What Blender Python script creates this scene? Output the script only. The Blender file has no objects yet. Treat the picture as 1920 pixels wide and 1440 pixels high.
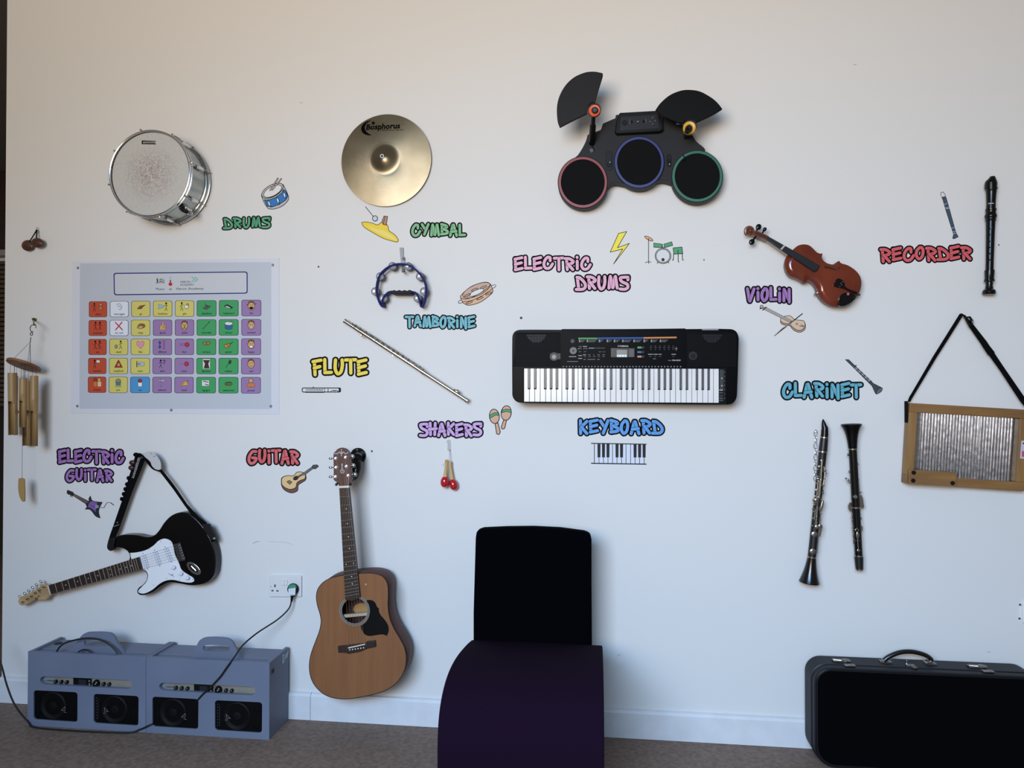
import bpy, bmesh, math, random
from mathutils import Vector as V, Matrix, geometry
random.seed(7)
PI = math.pi
SC = bpy.context.scene
COL = SC.collection
# ---------------------------------------------------------------- camera
FPX = 1331.0                                   # focal length in pixels of a 1920 wide frame
YAW = math.atan(FPX/11186); PITCH = math.atan(15/FPX)
CAM = V((0, -3.0, 1.43))
FW = V((-math.sin(YAW)*math.cos(PITCH), math.cos(YAW)*math.cos(PITCH), math.sin(PITCH)))
RT = V((math.cos(YAW), math.sin(YAW), 0)); UP = RT.cross(FW)
cd = bpy.data.cameras.new('camera'); cam = bpy.data.objects.new('camera', cd); COL.objects.link(cam)
cd.sensor_width = 36; cd.lens = FPX/1920*36; cd.clip_start = .02; cd.clip_end = 60
cam.matrix_world = Matrix((RT, UP, -FW)).transposed().to_4x4(); cam.location = CAM
SC.camera = cam
# ---------------------------------------------------------------- light and exposure
SC.view_settings.view_transform = 'Standard'; SC.view_settings.look = 'None'
SC.view_settings.gamma = 1; SC.view_settings.use_curve_mapping = False
SC.view_settings.exposure = 0.05
wd = bpy.data.worlds.new('world'); SC.world = wd; wd.use_nodes = True
bg = wd.node_tree.nodes['Background']; bg.inputs[0].default_value = (1.0, .94, .87, 1); bg.inputs[1].default_value = .17
def area(name, loc, target, sx, sy, power, col, spread=PI):
    l = bpy.data.lights.new(name, 'AREA'); l.shape = 'RECTANGLE'; l.size = sx; l.size_y = sy
    l.energy = power; l.color = col; l.spread = spread
    o = bpy.data.objects.new(name, l); COL.objects.link(o); o.location = loc
    o.rotation_euler = (V(target)-V(loc)).to_track_quat('-Z', 'Y').to_euler(); return o
area('window_daylight', (-.85, -5.0, 2.75), (1.16, 0, -3.5), 2.8, 1.4, 160, (.34, .62, 1.0), 2.02)
area('warm_room_light', (-1.1, -5.0, 2.1), (.99, 0, 5.45), 2.2, 1.6, 150, (1.0, .85, .68), 2.58)

# ---------------------------------------------------------------- helpers
def ray(x, y): return FW*FPX + RT*(x-960) + UP*(720-y)
def W(x, y, off=0.0):
    """point of the photograph's pixel on the plane standing off metres before the wall"""
    d = ray(x, y); return CAM + d*((-off-CAM.y)/d.y)
def G(x, y, z=0.0):
    d = ray(x, y); return CAM + d*((z-CAM.z)/d.z)
def S(x, y, off=0.0): return (W(x, y+1, off)-W(x, y, off)).length      # metres per pixel
def Zm(x0, y0, s):
    def z(*p):
        if len(p) == 2 and not isinstance(p[0], (tuple, list)): return (x0+p[0]/s, y0+p[1]/s)
        L = p[0] if len(p) == 1 else p
        return [(x0+q[0]/s, y0+q[1]/s) + tuple(q[2:]) for q in L]
    return z
def lin(c): c = c/255; return c/12.92 if c <= .04045 else ((c+.055)/1.055)**2.4
def hx(r, g=None, b=None):
    if g is None: r, g, b = (int(r[i:i+2], 16) for i in (0, 2, 4))
    return (lin(r), lin(g), lin(b), 1)
MATS = {}
def mt(name, col, rough=.5, metal=0, tex=None, **k):
    if name in MATS: return MATS[name]
    m = bpy.data.materials.new(name); m.use_nodes = True; MATS[name] = m
    nt = m.node_tree; n = nt.nodes; L = nt.links; p = n['Principled BSDF']
    c = hx(col) if isinstance(col, str) else col
    p.inputs['Base Color'].default_value = c; p.inputs['Roughness'].default_value = rough
    p.inputs['Metallic'].default_value = metal
    if 'coat' in k: p.inputs['Coat Weight'].default_value = k['coat']; p.inputs['Coat Roughness'].default_value = .08
    if 'sheen' in k: p.inputs['Sheen Weight'].default_value = k['sheen']
    if 'spec' in k: p.inputs['Specular IOR Level'].default_value = k['spec']
    if 'alpha' in k: p.inputs['Alpha'].default_value = k['alpha']
    if 'trans' in k: p.inputs['Transmission Weight'].default_value = k['trans']
    if tex:
        tc = n.new('ShaderNodeTexCoord'); mp = n.new('ShaderNodeMapping'); L.new(tc.outputs['Object'], mp.inputs[0])
        mp.inputs['Scale'].default_value = k.get('scale', (1, 1, 1)); mp.inputs['Rotation'].default_value = k.get('rot', (0, 0, 0))
        no = n.new('ShaderNodeTexNoise'); no.inputs['Scale'].default_value = k.get('ns', 20); no.inputs['Detail'].default_value = k.get('nd', 5)
        L.new(mp.outputs[0], no.inputs['Vector'])
        if 'c2' in k:
            r = n.new('ShaderNodeValToRGB'); r.color_ramp.elements[0].position = k.get('p0', .35); r.color_ramp.elements[1].position = k.get('p1', .68)
            r.color_ramp.elements[0].color = c; r.color_ramp.elements[1].color = hx(k['c2'])
            L.new(no.outputs[0], r.inputs[0]); L.new(r.outputs[0], p.inputs['Base Color'])
        if k.get('bump'):
            b = n.new('ShaderNodeBump'); b.inputs['Strength'].default_value = k['bump']; b.inputs['Distance'].default_value = k.get('bd', .002)
            L.new(no.outputs[0], b.inputs['Height']); L.new(b.outputs[0], p.inputs['Normal'])
    return m
def cr(pts, n=5, closed=True):
    """smooth curve through the points; a third entry 1 keeps a corner sharp"""
    N = len(pts); out = []
    rng = range(N if closed else N-1)
    def P(i): return pts[i % N] if closed else pts[max(0, min(N-1, i))]
    for i in rng:
        p1, p2 = P(i), P(i+1)
        p0 = p1 if len(p1) > 2 and p1[2] else P(i-1)
        p3 = p2 if len(p2) > 2 and p2[2] else P(i+2)
        d0, d1, d2 = (max(1e-6, math.hypot(b[0]-a[0], b[1]-a[1])) for a, b in ((p0, p1), (p1, p2), (p2, p3)))
        m1, m2 = [], []
        for a in (0, 1):
            u = (p2[a]-p1[a])/d1
            v0 = (p1[a]-p0[a])/d0 if d0 > 1e-5 else u; v2 = (p3[a]-p2[a])/d2 if d2 > 1e-5 else u
            m1.append((v0*d0+u*d1)/(d0+d1)*d1 if d0 > 1e-5 else u*d1); m2.append((u*d1+v2*d2)/(d1+d2)*d1 if d2 > 1e-5 else u*d1)
        for k in range(n):
            t = k/n; t2 = t*t; t3 = t2*t
            out.append(tuple((2*t3-3*t2+1)*p1[a]+(t3-2*t2+t)*m1[a]+(3*t2-2*t3)*p2[a]+(t3-t2)*m2[a] for a in (0, 1)))
    if not closed: out.append(tuple(pts[-1][:2]))
    return out
def ell(cx, cy, rx, ry, n=32, rot=0, a0=0, a1=2*PI):
    c, s = math.cos(rot), math.sin(rot); o = []
    full = abs(a1-a0-2*PI) < 1e-6
    for i in range(n if full else n+1):
        a = a0+(a1-a0)*i/n; x, y = rx*math.cos(a), ry*math.sin(a)
        o.append((cx+x*c-y*s, cy+x*s+y*c))
    return o
def rrect(x0, y0, x1, y1, r, n=4):
    o = []
    for cx, cy, a in ((x1-r, y0+r, -PI/2), (x1-r, y1-r, 0), (x0+r, y1-r, PI/2), (x0+r, y0+r, PI)):
        for i in range(n+1): t = a+PI/2*i/n; o.append((cx+r*math.cos(t), cy+r*math.sin(t)))
    return o
def quad(c00, c10, c11, c01):
    def q(u, v):
        return tuple((c00[a]*(1-u)+c10[a]*u)*(1-v)+(c01[a]*(1-u)+c11[a]*u)*v for a in (0, 1))
    return q
class M:
    """a mesh under construction, in world coordinates"""
    def __init__(s): s.v = []; s.f = []; s.k = []; s.m = []
    def add(s, vs, fs, mat):
        if mat not in s.m: s.m.append(mat)
        k = s.m.index(mat); b = len(s.v); s.v += [tuple(p) for p in vs]
        for f in fs: s.f.append([b+i for i in f]); s.k.append(k)
        return s
    def prism(s, P, ext, mat, side=None, holes=None, back=True):
        """P: front outline; ext: vector to the back"""
        P = [V(p) for p in P]; n = len(P); ext = V(ext)
        if not holes:
            s.add(P, [list(range(n))], mat)
            if back: s.add([p+ext for p in P], [list(range(n))[::-1]], side or mat)
            loops = [P]
        else:
            loops = [P]+[[V(p) for p in h] for h in holes]
            tri = geometry.tessellate_polygon(loops); fl = [p for l in loops for p in l]
            s.add(fl, [list(t) for t in tri], mat)
            if back: s.add([p+ext for p in fl], [list(t)[::-1] for t in tri], side or mat)
        for l in loops:
            n = len(l)
            s.add(l+[p+ext for p in l], [[i, (i+1) % n, n+(i+1) % n, n+i] for i in range(n)], side or mat)
        return s
    def px(s, pts, o0, o1, mat, side=None, holes=None, back=True):
        """traced outline, front at o1 metres off the wall, back at o0"""
        P = [W(p[0], p[1], o1) for p in pts]; H = [[W(p[0], p[1], o1) for p in h] for h in holes] if holes else None
        return s.prism(P, (0, o1-o0, 0), mat, side, H, back)
    def flat(s, pts, off, mat):
        P = [W(p[0], p[1], off) for p in pts]; s.add(P, [list(range(len(P)))], mat); return s
    def line(s, pts, w, off, mat, closed=False, taper=None):
        """flat stroke w pixels wide with round ends; one strip per smooth run, so nothing overlaps in one plane"""
        P = [tuple(p[:2]) for p in pts]
        P = [p for i, p in enumerate(P) if i == 0 or math.hypot(p[0]-P[i-1][0], p[1]-P[i-1][1]) > 1e-4]
        if len(P) > 2 and math.hypot(P[0][0]-P[-1][0], P[0][1]-P[-1][1]) < 1e-3: P.pop(); closed = True
        n = len(P)
        if n < 2: return s
        def dr(a, b): d = math.hypot(b[0]-a[0], b[1]-a[1]); return ((b[0]-a[0])/d, (b[1]-a[1])/d)
        def sharp(i):
            u, v = dr(P[i-1], P[i]), dr(P[i], P[(i+1) % n]); return u[0]*v[0]+u[1]*v[1] < .55
        runs = []
        if closed:
            c = [i for i in range(n) if sharp(i)]
            if not c: runs = [(P, True)]
            else:
                for a, b in zip(c, c[1:]+[c[0]+n]): runs.append(([P[j % n] for j in range(a, b+1)], False))
        else:
            cur = [P[0]]
            for i in range(1, n-1):
                cur.append(P[i])
                if sharp(i): runs.append((cur, False)); cur = [P[i]]
            cur.append(P[-1]); runs.append((cur, False))
        for ri, (R, cl) in enumerate(runs):
            m = len(R); L = []; Q = []; o = off+ri*1.2e-5; capn = 5 if w > 2.5 else (3 if w > .9 else 0)
            for i in range(m):
                a = R[i-1] if (i or cl) else None; b = R[(i+1) % m] if (i < m-1 or cl) else None
                u = dr(a, R[i]) if a else None; v = dr(R[i], b) if b else None
                u = u or v; v = v or u; tx, ty = u[0]+v[0], u[1]+v[1]; k = math.hypot(tx, ty) or 1; tx, ty = tx/k, ty/k
                h = w/2*(taper(i/(m-1)) if taper else 1)/max(.6, tx*u[0]+ty*u[1])
                L.append((R[i][0]-ty*h, R[i][1]+tx*h)); Q.append((R[i][0]+ty*h, R[i][1]-tx*h))
            vs = []; ring = L+Q[::-1]
            if cl:
                vs = L+Q; fs = [[i, (i+1) % m, m+(i+1) % m, m+i] for i in range(m)]
            else:
                def cap(c, a, e):
                    a0 = math.atan2(a[1]-c[1], a[0]-c[0]); r = math.hypot(a[0]-c[0], a[1]-c[1])
                    return [(c[0]+r*math.cos(a0-PI*k/(capn+1)), c[1]+r*math.sin(a0-PI*k/(capn+1))) for k in range(1, capn+1)]
                vs = L+Q; fs = [[i, i+1, m+i+1, m+i] for i in range(m-1)]
                if capn and (not taper):
                    e = cap(R[-1], L[-1], 1); b_ = len(vs); vs = vs+e; fs.append([m-1]+[b_+k for k in range(capn)]+[2*m-1])
                    e = cap(R[0], Q[0], 1); b_ = len(vs); vs = vs+e; fs.append([m]+[b_+k for k in range(capn)]+[0])
            s.add([W(x, y, o) for x, y in vs], fs, mat)
        return s
    def tube(s, pts, r, mat, n=8, closed=False, caps=True):
        pts = [V(p) for p in pts]; N = len(pts); R = r if isinstance(r, (list, tuple)) else [r]*N
        up = None; vs = []
        for i in range(N):
            a = pts[i-1] if (i > 0 or closed) else pts[i]; b = pts[(i+1) % N] if (i < N-1 or closed) else pts[i]
            t = b-a
            if t.length < 1e-9: t = pts[-1]-pts[0]
            t.normalize()
            if up is None: up = V((0, 1, 0)) if abs(t.y) < .9 else V((1, 0, 0))
            u = (up-t*up.dot(t)); u = u.normalized() if u.length > 1e-6 else t.orthogonal().normalized()
            up = u; w = t.cross(u)
            for k in range(n):
                an = 2*PI*k/n; vs.append(pts[i]+(u*math.cos(an)+w*math.sin(an))*R[i])
        fs = []
        for i in range(N if closed else N-1):
            for k in range(n):
                j = (i+1) % N; fs.append([i*n+k, i*n+(k+1) % n, j*n+(k+1) % n, j*n+k])
        if caps and not closed: fs += [list(range(n))[::-1], [(N-1)*n+k for k in range(n)]]
        return s.add(vs, fs, mat)
    def lathe(s, p0, p1, prof, mat, n=20):
        """prof: (t, radius) along p0->p1"""
        p0, p1 = V(p0), V(p1); d = p1-p0; t = d.normalized(); u = t.orthogonal().normalized(); w = t.cross(u)
        vs = []; fs = []
        for (a, r) in prof:
            for k in range(n):
                an = 2*PI*k/n; vs.append(p0+d*a+(u*math.cos(an)+w*math.sin(an))*max(r, 1e-5))
        for i in range(len(prof)-1):
            for k in range(n): fs.append([i*n+k, i*n+(k+1) % n, (i+1)*n+(k+1) % n, (i+1)*n+k])
        fs += [list(range(n))[::-1], [(len(prof)-1)*n+k for k in range(n)]]
        return s.add(vs, fs, mat)
    def ball(s, c, r, mat, n=12, m=8, rot=None):
        if not isinstance(r, (tuple, list)): r = (r, r, r)
        c = V(c); vs = []; R = rot or Matrix.Identity(3)
        for i in range(m+1):
            th = PI*i/m
            for k in range(n):
                a = 2*PI*k/n; vs.append(c+R @ V((r[0]*math.sin(th)*math.cos(a), r[1]*math.sin(th)*math.sin(a), r[2]*math.cos(th))))
        fs = [[i*n+k, i*n+(k+1) % n, (i+1)*n+(k+1) % n, (i+1)*n+k] for i in range(m) for k in range(n)]
        return s.add(vs, fs, mat)
    def box(s, c, sz, mat, rot=None):
        c = V(c); R = rot or Matrix.Identity(3); h = [a/2 for a in sz]
        vs = [c+R @ V((x*h[0], y*h[1], z*h[2])) for x in (-1, 1) for y in (-1, 1) for z in (-1, 1)]
        return s.add(vs, [[0, 1, 3, 2], [4, 6, 7, 5], [0, 4, 5, 1], [2, 3, 7, 6], [0, 2, 6, 4], [1, 5, 7, 3]], mat)
    def disc(s, x, y, rpx, o0, o1, mat, side=None, n=24, ry=None):
        """round plug facing the room"""
        r = rpx*S(x, y, o1); c = W(x, y, o1)
        P = [c+V((r*math.cos(2*PI*k/n), 0, r*math.sin(2*PI*k/n))) for k in range(n)]
        return s.prism(P, (0, o1-o0, 0), mat, side)
    def text(s, body, pos, h, off, mat, ang=0, align='l', sx=1.0, shear=0, bold=0):
        """writing; pos is the left end of the baseline in pixels, h its letter height in pixels"""
        vs, fs, w = glyphs(body, shear, bold); k = h/.7
        dx = {'l': 0, 'c': -w/2, 'r': -w}[align]; c, sn = math.cos(ang), math.sin(ang); out = []
        for (x, y) in vs:
            X = (x+dx)*k*sx; Y = -y*k; out.append(W(pos[0]+X*c-Y*sn, pos[1]+X*sn+Y*c, off))
        return s.add(out, fs, mat)
_G = {}
def glyphs(body, shear=0, bold=0):
    key = (body, shear, bold)
    if key not in _G:
        c = bpy.data.curves.new('lettering', 'FONT'); c.body = body; c.size = 1; c.resolution_u = 2; c.shear = shear; c.offset = bold
        o = bpy.data.objects.new('lettering', c); COL.objects.link(o)
        me = bpy.data.meshes.new_from_object(o.evaluated_get(bpy.context.evaluated_depsgraph_get()))
        vs = [(v.co.x, v.co.y) for v in me.vertices]; fs = [list(p.vertices) for p in me.polygons]
        bpy.data.objects.remove(o); bpy.data.curves.remove(c); bpy.data.meshes.remove(me)
        _G[key] = (vs, fs, max([v[0] for v in vs], default=0))
    return _G[key]
def root_of(o):
    while o.parent: o = o.parent
    return o
def build(name, m, parent=None, bevel=0, seg=2, smooth=35, label=None, solid=False):
    me = bpy.data.meshes.new(name); org = V((0, 0, 0))
    if parent is not None: org = root_of(parent).location.copy()
    else: org = sum((V(p) for p in m.v), V())/len(m.v)
    me.from_pydata([tuple(V(p)-org) for p in m.v], [], m.f)
    for a in m.m: me.materials.append(a)
    for i, p in enumerate(me.polygons): p.material_index = m.k[i]
    bm = bmesh.new(); bm.from_mesh(me)
    if not solid: bmesh.ops.remove_doubles(bm, verts=bm.verts, dist=2e-6)
    if not solid: bmesh.ops.recalc_face_normals(bm, faces=bm.faces)
    bm.to_mesh(me); bm.free()
    if smooth:
        for p in me.polygons: p.use_smooth = True
        me.set_sharp_from_angle(angle=math.radians(smooth))
    o = bpy.data.objects.new(name, me); COL.objects.link(o)
    if parent is not None: o.parent = parent
    else: o.location = org
    if bevel:
        b = o.modifiers.new('bevel', 'BEVEL'); b.width = bevel; b.segments = seg; b.limit_method = 'ANGLE'; b.angle_limit = math.radians(50)
    if label: o['label'] = label
    return o
def tag(o, label, cat, group=None, kind=None):
    if label: o['label'] = label
    if cat: o['category'] = cat
    if group: o['group'] = group
    if kind: o['kind'] = kind
    return o
def thing(name, label, cat, loc, group=None):
    o = bpy.data.objects.new(name, None); COL.objects.link(o); o.location = loc; o.empty_display_size = .05
    return tag(o, label, cat, group)
def struct(name, m, **k):
    o = build(name, m, **k); o['kind'] = 'structure'; return o
# ---------------------------------------------------------------- shared materials
BLK = mt('black_plastic', '0a0a0c', .38, spec=.25)
BLKM = mt('black_matt', '08080a', .75, spec=.2)
GLOSS = mt('black_gloss_lacquer', '050506', .24, spec=.35)
CHROME = mt('chrome', 'd8d8d8', .18, 1)
STEEL = mt('brushed_steel', 'a8a8a8', .35, 1)
WHITE = mt('white_plastic', 'e4e4e4', .4)
INK = mt('print_black', '0d0c0c', .75, spec=.12)
def ink(c, r=.6): return mt('print_'+c, c, r, spec=.3)
# ================================================================ the setting
wallm = mt('wall_paint', 'd9d8d6', .75, tex=1, ns=90, nd=4, bump=.06, bd=.001, spec=.25)
XL = W(8, 700).x                                # the wall's free left end
m = M(); m.box(((XL+3.2)/2, .06, 1.75), (3.2-XL, .12, 3.5), wallm); struct('wall_back', m, smooth=0)
floorm = mt('floor_vinyl', '6e5a4e', .62, tex=1, ns=55, nd=10, c2='867265', p0=.32, p1=.7, bump=.05, spec=.3)
m = M(); m.box((-.6, -.6, -.05), (9.2, 8.4, .1), floorm); struct('floor', m, smooth=0)
skm = mt('skirting_paint', 'd2d3d6', .5, tex=1, ns=14, nd=6, c2='d9dadd', bump=.1)
m = M()
for x0, x1 in ((XL+.002, -1.24), (-1.238, 3.2)):
    P = [V((x0, -.001, .001)), V((x0, -.019, .001)), V((x0, -.019, .103)), V((x0, -.013, .110)), V((x0, -.0125, .113)), V((x0, -.001, .116))]
    m.prism(P, (x1-x0, 0, 0), skm)
struct('baseboard_back', m, smooth=30)
# scuffs and dots in the paint: part of the surface, kept as one structure child of the wall
# the room past the wall's left end; its dimness is put into dark colours
drk = mt('dark_timber_cladding', '2a1a10', .6, tex=1, ns=8, scale=(1, 1, 12), c2='3a2415')
slat = mt('brown_slats', '5b4a3a', .6); gapm = mt('slat_gap', '241c15', .8)
m = M(); m.box((-4.6, 2.82, .02), (3.4, .04, 4.2), mt('dim_room_shade', '2b2624', .8)); struct('wall_left', m, smooth=0)
m = M(); m.box((-4.6, 2.76, 3.05), (3.4, .06, .72), drk); struct('trim_1', m, smooth=0)
m = M(); m.box((-4.6, 2.73, 2.66), (3.4, .12, .05), mt('shelf_white', 'aaa7a4', .6)); struct('trim_2', m, smooth=0)
m = M()
m.box((-4.6, 2.76, 1.95), (3.4, .03, 1.3), gapm)
z = 1.32
while z < 2.6: m.box((-4.6, 2.735, z), (3.4, .03, .028), slat); z += .042
struct('trim_3', m, smooth=0)
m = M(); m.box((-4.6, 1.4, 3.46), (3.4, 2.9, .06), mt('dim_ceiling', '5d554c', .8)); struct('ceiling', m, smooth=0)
# things on the wall's paint
def nailhole(x, y, r, label):
    m = M(); m.disc(x, y, r, 0, .0025, mt('rawl_plug', '55504c', .7), n=10)
    m.disc(x, y, r*.45, .0025, .003, BLKM, n=8)
    tag(build('wall_plug', m), label, 'wall plug', 'old fixing holes in the wall')
nailhole(597, 500, 1.6, 'tiny dark wall plug right of the poster top corner')
nailhole(977, 596, 2.4, 'grey wall plug above the left end of the keyboard')
nailhole(697, 846, 1.8, 'dark wall plug right of the black guitar hanger')
nailhole(1320, 487, 1.2, 'tiny dark dot right of the drum kit drawing')
nailhole(1873, 459, 1.2, 'tiny dot to the right of the black recorder')
nailhole(1913, 1134, 1.9, 'upper dark screw hole beside the right edge wall plate')
nailhole(1912, 1160, 1.9, 'lower dark screw hole beside the right edge wall plate')
m = M(); sc = mt('scuff', '9a9a9a', .8)
m.line([(474, 1019), (480, 1016), (486, 1015)], 1, .0004, sc); m.line(cr([(504, 1015), (520, 1016), (535, 1017), (548, 1021)], 4, False), .7, .0004, mt('scuff_light', 'b4b4b6', .8))
m.line([(1600, 121), (1606, 121)], .9, .0004, sc); m.line([(562, 193), (567, 192)], .9, .0004, sc)
m.line([(1850, 1222), (1857, 1223)], .9, .0004, sc); m.line([(1158, 1230), (1164, 1226)], .9, .0004, sc)
struct('trim_4', m, smooth=0)
# part of a wall plate cut by the right edge of the frame
r = thing('wall_plate', 'white plastic socket plate cut by the right edge of the photo', 'wall plate', W(1935, 1148))
m = M(); m.px(rrect(1918, 1129, 1975, 1168, 2), 0, .009, WHITE); build('plate', m, r, bevel=.0015)
m = M(); m.px(rrect(1936, 1134, 1958, 1146, 1), .009, .013, WHITE); build('switch', m, r, bevel=.001)
# ================================================================ painted words
GL = {
 'A': (.95, [[(.12, 1), (.42, .05)], [(.5, .05), (.86, 1)], [(.22, .66), (.8, .6)]]),
 'B': (.9, [[(.18, .05), (.2, .98)], [(.12, .06), (.7, .2), (.78, .32), (.35, .5)], [(.35, .5), (.85, .7), (.8, .88), (.12, .97)]]),
 'C': (1.0, [[(.7, .34), (.68, .08), (.45, .06), (.18, .36), (.12, .72), (.32, .97), (.66, .93), (.93, .6)]]),
 'D': (1.0, [[(.15, .05), (.3, .95)], [(.12, .05), (.4, .1), (.88, .5), (.92, .78), (.7, .95), (.05, .97)]]),
 'E': (.9, [[(.15, .1), (.2, .95)], [(.12, .14), (.85, .02)], [(.15, .55), (.8, .42)], [(.15, .98), (.88, .86)]]),
 'F': (.85, [[(.2, .1), (.28, 1)], [(.08, .12), (.85, .02)], [(.2, .55), (.75, .45)]]),
 'G': (1.0, [[(.85, .08), (.5, .08), (.15, .4), (.08, .75), (.3, .98), (.65, .9), (.88, .6), (.45, .55)]]),
 'H': (.95, [[(.2, .02), (.25, 1)], [(.78, .02), (.72, 1)], [(.08, .55), (.92, .48)]]),
 'I': (.5, [[(.5, .36), (.52, .98)], [(.48, .04), (.5, .07)]]),
 'K': (.9, [[(.2, .02), (.22, .98)], [(.85, .08), (.28, .5)], [(.3, .5), (.85, .98)]]),
 'L': (.8, [[(.2, .02), (.22, .95)], [(.2, .96), (.88, .94)]]),
 'M': (1.1, [[(.15, .98), (.25, .05)], [(.28, .05), (.45, .95)], [(.5, .95), (.68, .05)], [(.72, .05), (.88, .98)]]),
 'N': (.9, [[(.18, .02), (.18, .98)], [(.22, .05), (.75, .95)], [(.8, 1.08), (.78, .05)]]),
 'O': (.85, [[(.5, .04), (.2, .3), (.15, .7), (.4, .97), (.7, .8), (.82, .35), (.68, .06), (.5, .04)]]),
 'R': (.95, [[(.22, .08), (.3, 1)], [(.08, .06), (.5, .08), (.88, .3), (.78, .45), (.3, .55)], [(.35, .5), (.85, 1)]]),
 'S': (.95, [[(.92, .04), (.9, .26)], [(.86, .06), (.5, .06), (.14, .12), (.26, .38), (.84, .6), (.88, .84), (.6, .97), (.1, .95)]]),
 'T': (.95, [[(.05, .08), (.95, .06)], [(.5, .1), (.52, 1)]]),
 'U': (.95, [[(.22, .02), (.2, .65), (.42, .97), (.68, .85), (.82, .4), (.8, .02)]]),
 'V': (.95, [[(.12, .02), (.35, .97)], [(.4, .97), (.85, .04)]]),
 'Y': (.9, [[(.12, .05), (.45, .45)], [(.88, .03), (.4, .98)]]),
}
def word(txt, box, col, dark, label, name='painted_word', waves=0.0):
    """box: tl, tr, br, bl of the lettering without its outline"""
    q = quad(*box); tot = sum(GL[c][0] for c in txt); H = box[3][1]-box[0][1]
    wd_ = box[1][0]-box[0][0]; sw = H*.235; m = M(); u0 = 0
    cm = mt('vinyl_'+col, col, .55, spec=.3); c2 = mt('vinyl_streak_'+dark, dark, .55, spec=.3); strokes = []
    for i, c in enumerate(txt):
        w, ss = GL[c]; jy = (.045, -.03, .02, -.05, .03)[i % 5]; js = 1+(.05, -.02, .03, 0)[i % 4]
        for s_ in ss:
            pts = []
            for (x, y) in s_:
                xx = .06+x*.96; pts.append(q((u0+w*xx)/tot, .5+(y-.5)*js+jy))
            strokes.append(cr(pts, 4, False) if len(pts) > 2 else pts)
        u0 += w
    for p in strokes: m.line(p, sw+H*.24, .0004, INK)
    for i, p in enumerate(strokes):
        o = .0005+.00009*i
        m.line(p, sw+H*.055, o, INK); m.line(p, sw, o+.00004, cm)
        n = len(p)
        if n >= 2:
            a, b = p[0], p[-1]
            if math.hypot(a[0]-b[0], a[1]-b[1]) > H*.5:
                mid = [((p[j][0])+sw*.14, p[j][1]) for j in range(n)]
                m.line(mid, sw*.16, o+.00006, c2, taper=lambda t: max(0, math.sin(PI*min(1, t*.75+.12))))
    o = build(name, m, smooth=0, solid=True); tag(o, label, 'painted word', 'graffiti style words on the wall'); return o
def wb(x0, y0, x1, y1, p=3.2, d0=0, d1=0): return ((x0+p, y0+p+d0), (x1-p, y0+p+d1), (x1-p, y1-p+d1), (x0+p, y1-p+d0))
word('DRUMS', wb(414, 405, 510, 430, 3.6, 1, -1), '4f9a72', '83b295', 'green word DRUMS under the blue drum drawing')
word('CYMBAL', wb(767, 417, 876, 444), '79b080', '93c39a', 'light green word CYMBAL below the cymbal')
word('ELECTRIC', wb(959, 479, 1111, 508), 'dfa9c2', 'c890ab', 'pink word ELECTRIC left of the lightning bolt')
word('DRUMS', wb(1075, 515, 1182, 545), 'dfa9c2', 'c890ab', 'pink word DRUMS below the lightning bolt')
word('TAMBORINE', wb(756, 590, 894, 616, 3.2, -1, 1.5), '6fb0bb', '8cc4cd', 'teal word TAMBORINE below the blue tambourine')
word('VIOLIN', wb(1395, 537, 1486, 567), '9a70ab', 'b48dc2', 'purple word VIOLIN below the violin neck')
word('RECORDER', wb(1645, 461, 1825, 491, 3.4, 1.5, -2.5), 'd25c62', 'b5474f', 'red word RECORDER left of the recorder')
word('CLARINET', wb(1462, 715, 1618, 747, 3.4, 0, 1), '5fa6b8', '86c0cd', 'blue green word CLARINET above the two clarinets')
word('FLUTE', wb(581, 671, 692, 704), 'e8cf4a', 'f2e07a', 'yellow word FLUTE left of the silver flute')
word('SHAKERS', wb(782, 790, 906, 819, 3.2, 0, 1), 'c19ccf', 'd4b6de', 'lilac word SHAKERS above the red maracas')
word('KEYBOARD', wb(1080, 784, 1246, 815, 3.4, 0, 1), '5b98d6', '3f7fc2', 'blue word KEYBOARD under the black keyboard')
word('ELECTRIC', wb(105, 840, 235, 869, 3.2, 0, 2), '9a6cab', 'ab86b8', 'purple word ELECTRIC above the purple word GUITAR')
word('GUITAR', wb(120, 877, 214, 904), '9a6cab', 'ab86b8', 'purple word GUITAR above the small electric guitar drawing')
word('GUITAR', wb(461, 841, 563, 871), 'cf5f63', 'e08a8a', 'red word GUITAR above the acoustic guitar drawing')
# ================================================================ small drawings on the wall
class D(M):
    def __init__(s): super().__init__(); s.o = .0004
    def up(s): s.o += .00012; return s.o
    def fill(s, pts, col, lw=1.1, lc=None):
        s.flat(pts, s.up(), ink(col))
        if lw: s.line(pts, lw, s.up(), lc or INK, closed=True)
        return s
    def ln(s, pts, lw=1.1, col=None): s.line(pts, lw, s.up(), ink(col) if col else INK); return s
    def done(s, name, label):
        o = build(name, s, smooth=0, solid=True); return tag(o, label, 'wall drawing', 'instrument drawings on the wall')
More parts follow.
